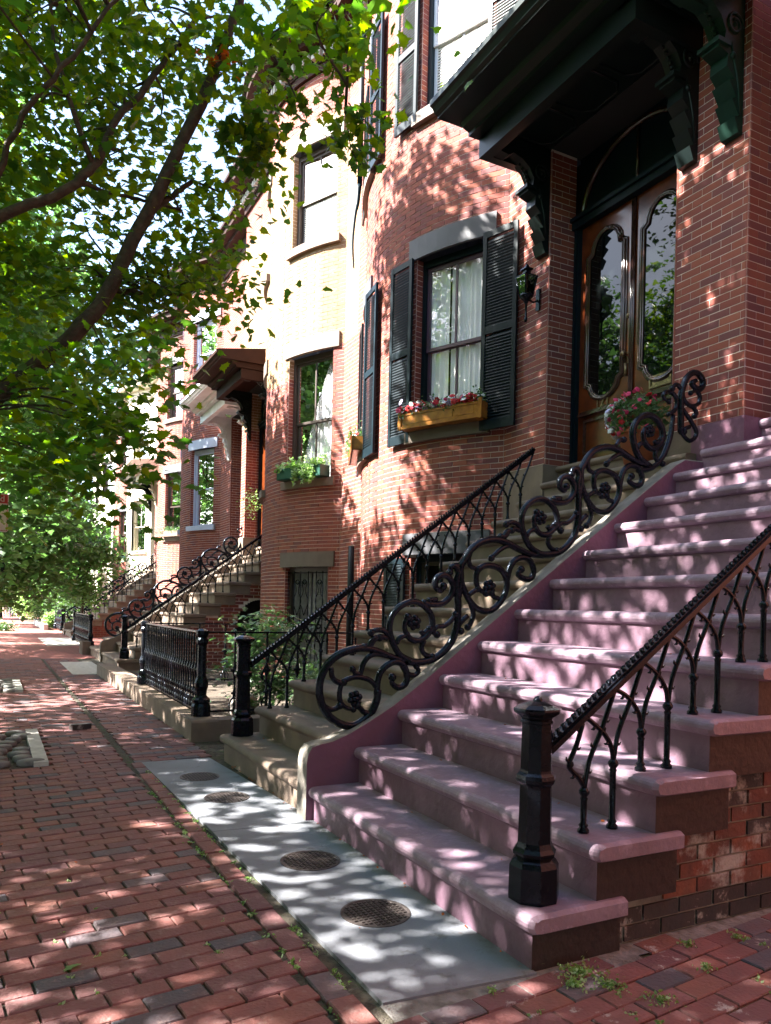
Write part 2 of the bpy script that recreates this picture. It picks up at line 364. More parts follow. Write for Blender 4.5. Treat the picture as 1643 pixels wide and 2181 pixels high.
# border course along the slab, long way round
y=.9
while y<6.45:
    l=.205; bl.append((1.09+.006*(y-2),y+.1,-.024+rnd.uniform(-.003,.003)+(.012 if 1.9<y<2.2 else 0),R(90)+rnd.uniform(-.01,.01)+.01,l-.01,.098,.055)); y+=.212
pave(1.10,1.77,6.62,19,bl,.11,lambda x,y: y<6.62)
a=[];pave(1.16,5.5,.6,2.4,a,.10); a=[q for q in a if q[1]<2.205 or (q[0]>2.36 and q[1]<2.25)]
b=MB(); b.quad((1.2,2.13,-.003),(2.3,2.13,-.003),(2.3,2.29,-.003),(1.2,2.29,-.003)); b.quad((2.3,2.20,-.003),(5.6,2.20,-.003),(5.6,2.32,-.003),(2.3,2.32,-.003)); struct(b,'cement_strip',mat('crumbling cement',(.26,.25,.24),(.13,.12,.11),14,.95,bump=.012,bscale=50))
lay(bl,M['paver'],pav,kind='paver',n=300)
court=bpy.data.objects.new('brick_forecourt',None); COL.objects.link(court); court['kind']='structure'
lay(a,M['oldpaver'],court,kind='paver',n=200)
b=MB(); b.quad((-1.43,19,-.004),(4,19,-.004),(4,120,-.004),(-1.43,120,-.004))
pm=bpy.data.materials.new('far brick paving'); pm.use_nodes=True; N=pm.node_tree.nodes;L=pm.node_tree.links
bt=N.new('ShaderNodeTexBrick'); bt.inputs['Color1'].default_value=(.30,.095,.07,1);bt.inputs['Color2'].default_value=(.21,.07,.066,1);bt.inputs['Mortar'].default_value=(.06,.045,.035,1)
bt.inputs['Scale'].default_value=1;bt.inputs['Brick Width'].default_value=.21;bt.inputs['Row Height'].default_value=.104;bt.inputs['Mortar Size'].default_value=.004
g=N.new('ShaderNodeNewGeometry');L.new(g.outputs['Position'],bt.inputs['Vector']);L.new(bt.outputs[0],N['Principled BSDF'].inputs['Base Color']);N['Principled BSDF'].inputs['Roughness'].default_value=.85
struct(b,'far_sidewalk',pm)
# bluestone slabs beside the first two stoops
def slab(pts,label,grp='bluestone slabs along the steps',m='slab'):
    b=MB(); b.prism(pts,-.05,.006,'z'); c=pts[0]; return solo(b,'paving_slab',M[m],(c[0],c[1],0),label,'paving slab',grp)
slab([(1.212,2.29),(1.83,2.24),(1.83,4.40),(1.187,4.44)],'grey bluestone slab with two iron covers beside the mauve steps')
slab([(1.187,4.447),(1.83,4.407),(1.83,4.66),(1.72,6.60),(1.150,6.60)],'grey bluestone slab with two iron covers beside the brown steps')
slab([(1.35,14.9),(2.0,14.9),(2.0,17.9),(1.35,17.9)],'pale paving slab before the second pair of stoops',m='palestone')
slab([(1.5,24.5),(2.6,24.5),(2.6,29.5),(1.5,29.5)],'sunlit paving slab before the far stoop',m='palestone')
for x,y,r,l in ((1.53,2.98,.155,'nearest round iron coal cover, set in the slab below the mauve steps'),(1.523,3.735,.158,'round iron coal cover, second from the front'),(1.483,5.19,.155,'round iron coal cover beside the lowest brown step'),(1.465,5.89,.15,'farthest round iron coal cover near the slab end')):
    t=thing('coal_cover',l,'manhole cover',(x,y,.006),'iron covers in the slab')
    b=MB(); b.lathe([(r,-.004),(r,.004),(r-.012,.004),(r-.014,.001)],(x,y,.006),40,smooth=False); part(b,'rim',M['covers'],t)
    b=MB(); n=13; s_=2*r/n
    for i in range(n):
        for j in range(n):
            cx=(i-n/2+.5)*s_;cy2=(j-n/2+.5)*s_
            if math.hypot(cx,cy2)<r-.018: b.box(x+cx-s_*.3,x+cx+s_*.3,y+cy2-s_*.3,y+cy2+s_*.3,.008,.0125)
    part(b,'knob_grid',M['covers'],t,'stuff')
# tree pits
def pit(y0,y1,lab):
    b=MB(); b.box(.335,.445,y0,y1,-.04,.035); solo(b,'edging_stone',M['palestone'],(.39,y0,0),lab,'kerb stone','stones edging the tree pits')
    cb=bpy.data.objects.new('tree_pit',None); COL.objects.link(cb); cb['kind']='structure'; rr=random.Random(int(y0*10))
    sb=MB(); sb.box(-.9,.33,y0,y1,-.05,-.008); part(sb,'pit_soil',M['soil'],cb)
    y=y0+.02
    while y<y1-.1:
        x=-.25
        while x<.2:
            L=rr.uniform(.16,.26); W=.17; b=MB(); q=b
            b.lathe([(.40,0),(.48,.02),(.45,.045),(.3,.055)],(0,0,0),8,smooth=True,a0=.4)
            me=b.mesh('cobble',M['cobble']); o=link(me,'cobble',cb,(x+L/2,y+W/2,-.012)); o.scale=(L,W,1); o.rotation_euler.z=rr.uniform(-.1,.1); x+=L+.01
        y+=.19
pit(6.75,8.52,'long pale stone edging the near tree pit'); pit(12.25,13.9,'pale stone edging the farther tree pit')
b=MB(); b.obox((.86,8.55,.03),.2,.09,.055,.3); solo(b,'loose_brick',M['darkbrick'][1],(.86,8.55,0),'loose dark brick lying on the sidewalk','brick')
# ---------------------------------------------------------------- houses
RB=3.05
def front_path(y0,y1,bc,dx):
    X=5.4+dx; pts=[(X,y0)]; h=math.acos((RB-.65)/RB); cx=X-.65+RB; n=22; yy=RB*math.sin(h)
    if bc is not None:
        for i in range(n+1):
            t=-h+2*h*i/n; p=(cx-RB*math.cos(t),bc+RB*math.sin(t))
            if y0+.01<p[1]<y1-.01: pts.append(p)
    pts.append((X,y1)); return Path(pts)
def lf(path,s0,s1,off=0):
    """local frame on the chord s0..s1 : (a along, b outwards, z)"""
    p=path.at(s0);q=path.at(s1); ax,ay=q[0]-p[0],q[1]-p[1]; l=math.hypot(ax,ay); ax/=l;ay/=l; mx,my=(p[0]+q[0])/2,(p[1]+q[1])/2; nx,ny=-ay,ax
    return (lambda a,b,z:(mx+ax*a+nx*(b+off),my+ay*a+ny*(b+off),z)),l
def window(house,path,sc,w,z0,z1,sash,style='curtain',casing='teal',detail=True,meet=None):
    f,l=lf(path,sc-w/2,sc+w/2); hw=l/2; meet=meet or (z0+z1)/2
    b=MB(f); dp=-.13
    b.box(-hw,-hw+.075,dp-.05,dp+.03,z0,z1);b.box(hw-.075,hw,dp-.05,dp+.03,z0,z1);b.box(-hw+.075,hw-.075,dp-.05,dp+.03,z1-.09,z1);b.box(-hw,hw,dp-.06,.01,z0-.03,z0)
    wn=part(b,'window',M[casing],house)
    i0,i1=-hw+.075,hw-.075; bz,tz=z0,z1-.09
    if style=='grille': return wn
    for k,(za,zb,o) in enumerate(((meet-.02,tz,dp-.01),(bz,meet+.02,dp-.045))):
        b=MB(f); t=.045
        b.box(i0,i0+t,o-.03,o,za,zb);b.box(i1-t,i1,o-.03,o,za,zb);b.box(i0+t,i1-t,o-.03,o,zb-t,zb);b.box(i0+t,i1-t,o-.03,o,za,za+t+(.02 if k else 0))
        if detail!='bare': b.box(-.013,.013,o-.028,o-.002,za+t,zb-t)
        sh=part(b,'sash',M[sash],wn)
        for x0,x1 in ((i0+t,-.013),(.013,i1-t)):
            b=MB(f); b.quad((x0,o-.015,za+t),(x1,o-.015,za+t),(x1,o-.015,zb-t),(x0,o-.015,zb-t)); part(b,'pane',M['glass'],wn)
    b=MB(f); d=dp-.065
    if style in('curtain','lace'):
        n=60
        for k in range(n):
            x=i0+(i1-i0)*k/n; x2=i0+(i1-i0)*(k+1)/n; g=lambda q:d-.03-.022*math.sin(q*38)-.012*math.sin(q*83+1)
            if style=='curtain' and abs((x+x2)/2-.12)<.012: continue
            b.cs=True; b.quad((x,g(x),bz),(x2,g(x2),bz),(x2,g(x2),tz),(x,g(x),tz))
        part(b,'curtain',M['curtain' if style=='curtain' else 'lace'],wn)
    elif style=='blind':
        zz=tz
        while zz>bz+.1: b.quad((i0,d,zz),(i1,d,zz),(i1,d+.014,zz-.034),(i0,d+.014,zz-.034)); zz-=.036
        part(b,'blind',M['blind'],wn)
    elif style=='shade':
        b.quad((i0,d,meet-.1),(i1,d,meet-.1),(i1,d,tz),(i0,d,tz)); part(b,'roller_shade',M['blind'],wn)
    b=MB(f); q=d-.6
    b.quad((-hw,q,z0),(hw,q,z0),(hw,q,z1),(-hw,q,z1))
    for a in ((-hw,),(hw,)): b.quad((a[0],q,z0),(a[0],dp-.05,z0),(a[0],dp-.05,z1),(a[0],q,z1))
    b.quad((-hw,q,z1),(hw,q,z1),(hw,dp-.05,z1),(-hw,dp-.05,z1)); b.quad((-hw,q,z0),(hw,q,z0),(hw,dp-.05,z0),(-hw,dp-.05,z0))
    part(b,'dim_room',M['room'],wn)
    return wn
def reveals(mb,acc,path,s0,s1,z0,z1,depth=.14):
    for s,sg in ((s0,1),(s1,-1)):
        x,y,nx,ny,an=path.at(s)
        mb.quad((x,y,z0),(x-nx*depth,y-ny*depth,z0),(x-nx*depth,y-ny*depth,z1),(x,y,z1))
        z=z0+CO/2; k=0
        while z<z1-CO*.3:
            tx,ty=math.cos(an)*sg,math.sin(an)*sg; o=.003
            acc.append((x-nx*(depth*.5-.001)+tx*(o-.009),y-ny*(depth*.5-.001)+ty*(o-.009),z,math.atan2(ny,nx),depth-.012,.02,CO-.0085)); z+=CO;k+=1
def band(path,s0,s1,z0,z1,o0,o1,mb,n=8):
    """a curved bar that follows the wall"""
    P=[path.at(s0+(s1-s0)*i/n) for i in range(n+1)]
    r=[[mb.V((p[0]+p[2]*o,p[1]+p[3]*o,z)) for (o,z) in ((o0,z0),(o1,z0),(o1,z1),(o0,z1))] for p in P]
    for a,b in zip(r,r[1:]):
        for k in range(4): mb.F([a[k],a[(k+1)%4],b[(k+1)%4],b[k]])
    mb.F(r[0]);mb.F(r[-1][::-1])
def shutter(house,path,sc,w,z0,z1,off=.05,matn='teal',turn=0):
    f0,l=lf(path,sc-w/2,sc+w/2); ca,sa=math.cos(turn),math.sin(turn)
    f=lambda a,b,z:f0(a*ca-b*sa,off+a*sa+b*ca,z)
    h=w/2; st=.055; zm=z0+(z1-z0)*.5
    b=MB(f); b.box(-h,-h+st,0,.035,z0,z1);b.box(h-st,h,0,.035,z0,z1)
    for a,c in ((z0,z0+.12),(zm-.045,zm+.045),(z1-.075,z1)): b.box(-h+st,h-st,.002,.033,a,c)
    sh=part(b,'shutter',M[matn],house)
    b=MB(f)
    for a,c in ((z0+.12,zm-.045),(zm+.045,z1-.075)):
        z=a+.018
        while z<c-.01:
            b.quad((-h+st,.031,z-.024),(h-st,.031,z-.024),(h-st,.006,z+.026),(-h+st,.006,z+.026))
            b.quad((-h+st,.031,z-.018),(h-st,.031,z-.018),(h-st,.031,z-.024),(-h+st,.031,z-.024)); z+=.036
    part(b,'louvres',M[matn],sh,'stuff')
    return sh
def canopy(house,ya,yb,dx,matn,brk,brackets,underpanel=True):
    X=5.4+dx
    b=MB()
    pr=[(X,6.98),(4.07+dx,6.76),(4.03+dx,6.74),(4.03+dx,6.68),(4.06+dx,6.665),(4.09+dx,6.62),(4.13+dx,6.60),(4.13+dx,6.58),(X,6.58)]
    b.prism(pr,ya,yb)
    cp=part(b,'canopy',M[matn],house)
    b=MB(); b.prism([(4.38+dx,6.578),(4.40+dx,6.53),(4.48+dx,6.50),(4.48+dx,6.46),(X,6.46),(X,6.578)],ya+.07,yb-.07); part(b,'cornice_moulding',M[matn],cp)
    b=MB(); y0,y1=ya+.10,yb-.10
    b.box(4.60+dx,4.72+dx,y0,y1,6.24,6.458); b.box(4.72+dx,X-.002,y0,y0+.10,6.24,6.458); b.box(4.72+dx,X-.002,y1-.10,y1,6.24,6.458)
    part(b,'frieze',M[matn],cp)
    if underpanel:
        b=MB(); n=3; L=(y1-y0-.4)/n
        for i in range(n):
            c=(5.08+dx,y0+.2+L*(i+.5)); q=[(c[0]+.27*sx_,c[1]+(L*.42)*sy_) for sx_,sy_ in ((-1,-.6),(-.6,-1),(.6,-1),(1,-.6),(1,.6),(.6,1),(-.6,1),(-1,.6),(-1,-.6))]
            b.tube([(x,y,6.455) for x,y in q],.016,5)
        part(b,'soffit_moulding',M[matn],cp)
    for by in brackets:
        b=MB(); w=.17
        pr=[(X,5.30),(X-.05,5.31),(X-.10,5.42),(X-.05,5.44),(X-.13,5.56),(X-.08,5.58),(X-.17,5.70),(X-.11,5.72),(X-.20,5.80),(X-.19,5.90),(X-.30,5.93),(X-.30,5.96),(X-.24,5.98),(X-.22,6.08),(X-.28,6.18),(X-.38,6.25),(X-.5,6.28),(X-.56,6.24),(X-.72,6.26),(X-.72,6.40),(X-.80,6.42),(X-.80,6.459),(X,6.459)]
        b.prism(pr,by-w/2,by+w/2)
        bk=part(b,'bracket',M[brk],cp)
        b=MB()
        for i in range(7): b.ball((X-.235-.01*i*i*.35,by,6.02+.035*i),.024-.001*i,7,4)
        for s_ in (-1,1):
            pts=[(X-.12+.10*math.cos(t)*(1-t/14),by+s_*(w/2+.002),6.16+.10*math.sin(t)*(1-t/14)) for t in [k*.5 for k in range(18)]]
            b.tube(pts,.014,5); b.ball((X-.12,by+s_*w/2,6.16),.022,7,4); b.ball((X-.14,by+s_*w/2,5.90),.03,7,4)
            b.tube([(X-.16,by+s_*(w/2+.002),6.0),(X-.13,by+s_*(w/2+.002),5.9),(X-.07,by+s_*(w/2+.002),5.7),(X-.04,by+s_*(w/2+.002),5.45)],.012,5)
        b.prism([(X-.33,5.955),(X-.33,5.99),(X-.18,5.99),(X-.18,5.955)],by-w/2-.02,by+w/2+.02)
        part(b,'beads_and_scrolls',M[brk],cp)
    return cp
def house(key,label,y0,y1,bc,rec,dx,W,detail=2,ret=None,wins=None,ztop=10.75,stonemat='stone',trim='lintel',sillm='stone',casing='darksash',cornice='canopybrown',sunpaint=None):
    """rec: (a,b) door recess; ret: list of return walls (y, facing -Y)"""
    X=5.4+dx; h=thing('brick_house',label,'house',(X,y0,0)); path=front_path(y0,y1,bc,dx)
    ops=[]; Lw=[]
    for t,z0,z1,style,sash,wd in wins:
        ys=bc-RB*math.sin(R(t)); s=path.sy(ys); ops.append((s-wd/2,s+wd/2,z0,z1)); Lw.append((s,wd,z0,z1,style,sash))
    r0,r1=path.sy(rec[0]),path.sy(rec[1]); ops.append((r0,r1,-1,6.46))
    for pr in (0,1): pass
    base=2.97
    acc=[]; mb=MB()
    wallgeo(mb,path,-.02,ztop,ops,-.0055)
    hb=detail>0
    # stone base of the piers
    bandops=[]
    flats=[(max(y0,rec[0]-.72),rec[0]),(rec[1],min(y1,rec[1]+.72))]
    for a,c in flats:
        if c-a>.1:
            b=MB(); b.box(X-.03,X+.35,a+(.0 if a>y0 else 0),c,-.02,base); part(b,'pier_base',M[stonemat],h)
            bandops.append((path.sy(a),path.sy(c),-1,base+.002))
    if hb: wallbricks(acc,path,-.01,ztop,ops+bandops,ph=rnd.uniform(0,.2))
    # recess returns and back wall
    dep=.36
    for yy,sg in ((rec[1],1),(rec[0],-1)):
        p=Path([(X+dep,yy),(X-.003,yy)]) if sg>0 else Path([(X-.003,yy),(X+dep,yy)])
        wallgeo(mb,p,base,6.46,[],-.0055)
        if hb: wallbricks(acc,p,base,6.46,[],ph=.1)
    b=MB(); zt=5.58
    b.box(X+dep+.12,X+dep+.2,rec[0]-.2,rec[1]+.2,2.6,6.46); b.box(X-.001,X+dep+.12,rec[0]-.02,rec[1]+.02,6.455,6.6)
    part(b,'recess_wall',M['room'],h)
    for i,(s,wd,z0,z1,style,sash) in enumerate(Lw):
        if hb: reveals(mb,acc,path,s-wd/2,s+wd/2,z0,z1)
        window(h,path,s,wd,z0,z1,sash,style,casing,True if detail>1 else 'bare',meet=(4.71 if abs(z0-3.62)<.1 else None))
        b=MB(); band(path,s-wd/2-.13,s+wd/2+.13,z1,z1+.27,-.01,.035,b); part(b,'lintel',M[trim],h)
        b=MB(); band(path,s-wd/2-.10,s+wd/2+.10,z0-.14,z0,-.1,.075,b); part(b,'sill',M[sillm],h)
    part(mb,'wall',M['redmortar'] if W in('brick',) else M[W],h)
    if hb and sunpaint:
        up_=[q for q in acc if sunpaint[0]+.25*math.sin(q[1]*1.7)<q[2]<sunpaint[1]]; dn=[q for q in acc if not(sunpaint[0]+.25*math.sin(q[1]*1.7)<q[2]<sunpaint[1])]
        lay(dn,M['brick'],h,n=210); lay(up_,M['sunpaintbrick'],h,n=90)
    elif hb: lay(acc,M['brick'] if W=='brick' else (M[W],M[W]),h,n=300)
    # cornice
    b=MB(); band(path,0,path.L,ztop,ztop+.12,-.1,.06,b,40); band(path,0,path.L,ztop+.121,ztop+.36,-.1,.09,b,40); band(path,0,path.L,ztop+.361,ztop+.46,-.1,.32,b,40); band(path,0,path.L,ztop+.461,ztop+.62,-.1,.52,b,40); band(path,0,path.L,ztop+.621,ztop+.70,-.1,.60,b,40)
    co=part(b,'cornice',M[cornice],h)
    if detail>1:
        b=MB(); n=int(path.L/.13)
        for i in range(n):
            p=path.at((i+.5)*path.L/n); b.obox((p[0]+p[2]*.135,p[1]+p[3]*.135,ztop+.25),.07,.09,.15,p[4])
        part(b,'dentils',M['palestone'],co)
    b=MB(); b.prism([(X+.1,ztop+.7),(X+1.3,ztop+3.2),(X+9,ztop+3.2),(X+9,0),(X+.9,0),(X+.9,ztop+.7)],y0,y1); part(b,'roof',M['roof'],h)
    return h,path
def doorframe(h,rec,X,frame,top='teal'):
    b=MB(); y0,y1=rec; D=X+.36
    b.box(D-.02,D+.10,y1-.085,y1-.003,2.97,5.62); b.box(D-.045,D-.02,y1-.06,y1-.03,2.97,5.62); b.box(D-.02,D+.10,y0+.003,y0+.085,2.97,5.62)
    b.box(D-.06,D+.10,y0+.003,y1-.003,5.62,5.74); b.box(D-.09,D-.06,y0+.003,y1-.003,5.70,5.74)
    fr=part(b,'door_frame',M[frame],h)
    b=MB(); b.box(D+.05,D+.10,y0+.003,y1-.003,5.741,6.45); part(b,'transom_panel',M[top],fr)
    b=MB(); c=(y0+y1)/2; rr=(y1-y0)/2-.08
    b.tube([(D+.03,c-rr*math.cos(t),5.76+.62*math.sin(t)) for t in [math.pi*k/24 for k in range(25)]],.035,7)
    b.tube([(D+.04,c,5.74),(D+.04,c,6.38)],.018,5); part(b,'transom_arch',M['moulding'] if frame=='teal' else M[frame],fr)
W1=lambda st1,sa1,st2,sa2,w=1.06,t=23:[(t,3.62,5.87,st1,sa1,w),(-t,3.62,5.87,st1,sa1,w),(t,7.76,9.66,st2,sa2,w),(-t,7.76,9.66,st2,sa2,w)]
H1,P1=house('a','red brick bow-fronted house with dark shutters, the nearest with its door in view','4.52' and 4.17,11.66,9.33,(4.92,6.67),0,'brick',2,
   wins=W1('curtain','mauvesash','blind','greysash')+[(23,.55,2.04,'none','darksash',1.06)],trim='greylintel',sillm='lintel',casing='teal',ztop=10.8)
# neighbour on the right: only its reveal and canopy are in view
h0=thing('brick_house','red brick house at the right edge with green canopy above the mauve steps','house',(5.4,4.17,0)); mb=MB(); acc=[]
p=Path([(7.4,4.169),(5.397,4.169)]); wallgeo(mb,p,2.97,6.5,[],-.0055); wallbricks(acc,p,2.98,6.5,[],ph=.03); part(mb,'wall',M['redmortar'],h0); lay(acc,M['brick'],h0,n=120)
b=MB(); b.box(5.362,5.3695,4.137,4.66,1.6,2.972); b.box(5.3696,7.4,4.137,4.168,1.6,2.972); part(b,'pier_base',M['purplewall'],h0)
b=MB(); b.box(5.76,5.84,2.3,4.137,2.9,6.46); part(b,'door_panel',M['door'],h0)
b=MB(); b.box(5.4,9,-6,2.3,-.1,9); part(b,'side_wall',M['brick'][1],h0)
canopy(h0,1.2,4.50,0,'green','green',[4.33,2.1])
canopy(H1,4.56,7.02,0,'canopy','canopy',[4.78,6.78])
doorframe(H1,(4.92,6.67),5.4,'teal')
# shutters of the first house
for t,zz in ((23,(3.50,5.88)),(23,(7.66,9.68)),(-23,(3.50,5.88)),(-23,(7.66,9.68))):
    s=P1.sy(9.33-RB*math.sin(R(t)))
    shutter(H1,P1,s-.80,.50,zz[0],zz[1],.05); shutter(H1,P1,s+.77,.46,zz[0],zz[1],.045)
s=P1.sy(9.33-RB*math.sin(R(23)))
shutter(H1,P1,s+.80,.44,.55,2.0,.04); shutter(H1,P1,s-.80,.44,.55,2.0,.04)
# double door
b=MB(); D=5.78; ym=5.795
for sgn,lab in ((1,'left'),(-1,'right')):
    y0,y1=(ym+.002,6.58) if sgn>0 else (5.01,ym-.002)
    b=MB(); b.box(D+.0,D+.06,y0,y1,2.98,5.615); d=part(b,'door',M['door'],H1)
    yc=(y0+y1)/2; hw=.235; zb,zt=3.86,5.18
    def outline(g,ar=.0):
        o=[]; a=hw+g
        n=10
        for k in range(n+1): t=math.pi*k/n; o.append((yc-.76*a*math.cos(t),zt+.03+g*.5+.2*math.sin(t)+.035))
        o.append((yc+a,zt+.03+g*.5)); o.append((yc+a,zb-g*.5))
        for k in range(n+1): t=math.pi*k/n; o.append((yc+.76*a*math.cos(t),zb-g*.5-.16*math.sin(t)-.03))
        o.append((yc-a,zb-g*.5)); o.append((yc-a,zt+.03+g*.5)); return o
    b=MB(); o=outline(0); i=[b.V((D-.006,y,z)) for y,z in o]; b.F(i)
    # rebate behind the pane
    part(b,'pane',M['darkglass'],d)
    for g,r,x in ((.012,.014,D-.012),(.042,.018,D-.012),(.07,.010,D-.006)):
        b=MB(); o=outline(g); b.tube([(x,y,z) for y,z in o+[o[0]]],r,7); part(b,'moulding',M['moulding'],d)
    b=MB(); b.box(D-.055,D,y0+.04,y1-.04,3.50,3.525); b.box(D-.04,D,y0+.06,y1-.06,3.525,3.55); part(b,'ledge',M['moulding'],d)
    b=MB(); b.box(D-.02,D,y0+.10,y0+.13,3.08,3.46);b.box(D-.02,D,y1-.13,y1-.10,3.08,3.46);b.box(D-.02,D,y0+.13,y1-.13,3.43,3.46);b.box(D-.02,D,y0+.13,y1-.13,3.08,3.11); part(b,'panel_moulding',M['moulding'],d)
    if sgn>0:
        b=MB(); b.ball((D-.05,y0+.07,4.02),.032,10,6); b.tube([(D,y0+.07,4.02),(D-.04,y0+.07,4.02)],.012,6); b.tube([(D-.01,y0+.07,3.93),(D-.01,y0+.07,3.80)],.018,6); part(b,'knob',M['brass'],d)
        b=MB(); b.ball((D-.008,y0+.06,4.42),.026,8,4,sx=.4); part(b,'lock',M['brass'],d)
        cu=bpy.data.curves.new('house_number','FONT'); cu.body='121'; cu.size=.15; cu.extrude=.004; cu.align_x='CENTER'; cu.materials.append(M['brass'])
        tmp=bpy.data.objects.new('t',cu); COL.objects.link(tmp); dg=bpy.context.evaluated_depsgraph_get(); me=bpy.data.meshes.new_from_object(tmp.evaluated_get(dg)); bpy.data.objects.remove(tmp)
        me.transform(Matrix.Translation((D-.008,yc+.01,3.565))@Matrix(((0,0,-1,0),(-1,0,0,0),(0,1,0,0),(0,0,0,1)))); link(me,'house_number',d)
    else:
        b=MB(); b.box(D-.018,D,yc-.14,yc+.14,3.58,3.60);b.box(D-.018,D,yc-.14,yc+.14,3.68,3.70);b.box(D-.018,D,yc-.14,yc-.12,3.60,3.68);b.box(D-.018,D,yc+.12,yc+.14,3.60,3.68);b.box(D-.008,D,yc-.12,yc+.12,3.60,3.68); part(b,'mail_slot',M['brass'],d)
b=MB()
for k in (-.022,0,.022): b.tube([(D-.012,ym+k,3.0),(D-.012,ym+k,5.6)],.010,6)
part(b,'astragal',M['moulding'],H1)
# lantern
t=thing('wall_lantern','black iron carriage lantern on the brick pier beside the varnished doors','lantern',(5.4,6.86,4.8))
lx,ly=5.22,6.84
b=MB(); s4=R(45)
b.lathe([(.02,-.02),(.075,0),(.115,.19),(.12,.20)],(lx,ly,4.86),4,False,s4,cap=False)
fr=MB()
for k in range(4):
    a=s4+k*math.pi/2; fr.tube([(lx+.075*math.cos(a),ly+.075*math.sin(a),4.86),(lx+.117*math.cos(a),ly+.117*math.sin(a),5.06)],.009,4)
fr.lathe([(.128,0),(.128,.012),(.09,.03),(.045,.05),(.045,.075),(.075,.085),(.07,.10),(.03,.12),(.012,.15)],(lx,ly,5.055),4,False,s4)
fr.lathe([(.012,-.30),(.018,-.29),(.02,-.26),(.011,-.24),(.013,-.10),(.035,-.06),(.078,-.02),(.078,0)],(lx,ly,4.862),8,True)
part(fr,'frame',M['iron'],t)
part(b,'lantern_glass',glassmat('smoky lantern glass',.25),t)
b=MB(); b.tube([(lx,ly,4.83),(5.32,ly,4.80),(5.39,ly,4.84)],.012,6); b.box(5.375,5.398,ly-.03,ly+.03,4.72,4.96); part(b,'wall_bracket',M['iron'],t)
# downspout in the valley between the first two houses
b=MB(); b.tube([(5.26,11.42,11.0),(5.26,11.42,8.3)],.045,8); b.tube(catmull([(5.25,11.42,8.3),(5.22,11.40,8.0),(5.16,11.36,7.75),(5.13,11.36,7.3),(5.17,11.38,6.9)]),[.045]+[.045-.0016*k for k in range(1,21)],8)
solo(b,'downspout',M['teal'],(5.26,11.42,6.9),'dark downspout with a curved tail in the valley between the two nearest bow fronts','downspout')
b=MB(); b.tube([(5.26,11.42,-.02),(5.26,11.42,1.5),(5.26,11.42,2.35)],[.062,.06,.05],8)
solo(b,'drain_pipe',M['teal'],(5.26,11.42,0),'short dark drain pipe rising from the ground between the two bow fronts','pipe')
H2,P2=house('b','second bow-fronted house, red brick with sunlight painted pale above, with lace curtains','' or 11.66,18.3,14.1,(16.42,17.92),0,'brick',2,
   wins=[(23.5,3.62,5.92,'lace','darksash',1.12),(-20,3.62,5.92,'lace','darksash',1.12),(23.5,7.9,9.68,'blind','darksash',1.12),(-20,7.9,9.68,'blind','darksash',1.12),(23.5,.25,2.05,'grille','darksash',1.1)],trim='lintel',sillm='stone',ztop=10.9,sunpaint=(5.75,10.1))
canopy(H2,16.0,18.22,.10,'canopybrown','canopy',[16.22,17.95],False); doorframe(H2,(16.42,17.92),5.4,'teal')
b=MB(); b.box(5.78,5.84,16.5,17.84,2.98,5.6); part(b,'door',M['door'],H2)
# barred basement door of the second house
s=P2.sy(14.1-RB*math.sin(R(23.5))); f,l=lf(P2,s-.55,s+.55)
g=MB(f); g.box(-.46,-.02,-.2,-.17,.28,1.98); g.box(.02,.46,-.2,-.17,.28,1.98)
for a in (-.24,.24):
    z=.45
    while z<1.9: g.box(a-.13,a+.13,-.172,-.150,z,z+.012); z+=.04
part(g,'basement_door',M['grille'],H2)
g=MB(f)
for a in (-.52,-.36,-.2,0,.2,.36,.52): g.tube([(a,-.07,.3),(a,-.07,1.98)],.013,4)
for z in (.32,1.12,1.95): g.tube([(-.55,-.07,z),(.55,-.07,z)],.008,4)
for a0_ in (-.28,.10,.28):
    for z0_ in (.35,1.15):
        for sg in (-1,1):
            g.tube([(a0_+sg*(.06*math.cos(t)*(1-t/9)),-.07,z0_+.62+.06*math.sin(t)*(1-t/9)) for t in [k*.6 for k in range(12)]],.010,4)
            g.tube(catmull([(a0_+sg*.06,-.07,z0_+.62),(a0_+sg*.03,-.07,z0_+.45),(a0_+sg*.10,-.07,z0_+.28),(a0_,-.07,z0_+.02)],4),.010,4)
part(g,'window_grille',M['iron'],H2)
def far(label,y0,y1,bc,rec,dx,W,det,st,sash,trim,sillm,casing,cano=None,**k):
    h,p=house('x',label,y0,y1,bc,rec,dx,W,det,wins=W1(st,sash,'none',sash,1.1),trim=trim,sillm=sillm,casing=casing,**k)
    if cano: canopy(h,cano[0],cano[1],dx,cano[2],cano[2],cano[3],False)
    doorframe(h,rec,5.4+dx,casing)
    b=MB(); b.box(5.78+dx,5.84+dx,rec[0]+.09,rec[1]-.09,2.98,5.6); part(b,'door',M['teal'],h)
    return h,p
H3,P3=far('red brick house with blue-white window trim and white door canopy',18.3,25.9,23.5,(19.2,20.55),.38,'brick',1,'none','bluewhite','bluewhite','bluewhite','bluewhite',(18.3,20.95,'whitecanopy',[18.85,20.7]),ztop=10.6)
H4,P4=far('red brick house with dark windows behind the blue-trimmed one',25.9,32.4,28.1,(30.5,31.8),.55,'brick',1,'none','darksash','greylintel','lintel','darksash',(30.2,32.4,'creamcanopy',[30.4,32.0]),ztop=10.6)
H5,P5=far('cream painted house with pale window frames farther down the row',32.4,39.0,36.6,(33.0,34.3),.75,'cream',0,'shade','creamsash','sill','sill','creamsash',(32.38,34.6,'canopy',[32.7,34.4]),ztop=10.4,cornice='creamcanopy')
H6,P6=far('red brick house beyond the cream one, half hidden by leaves',39.0,45.6,41.2,(43.4,44.7),.85,'brick',1,'none','darksash','greylintel','green','darksash',None,ztop=10.4)
H7,P7=far('distant pink brick house seen between tree crowns',45.6,52,49.3,(46.2,47.5),1.0,'cream',0,'none','darksash','sill','sill','darksash',None,ztop=10.4)
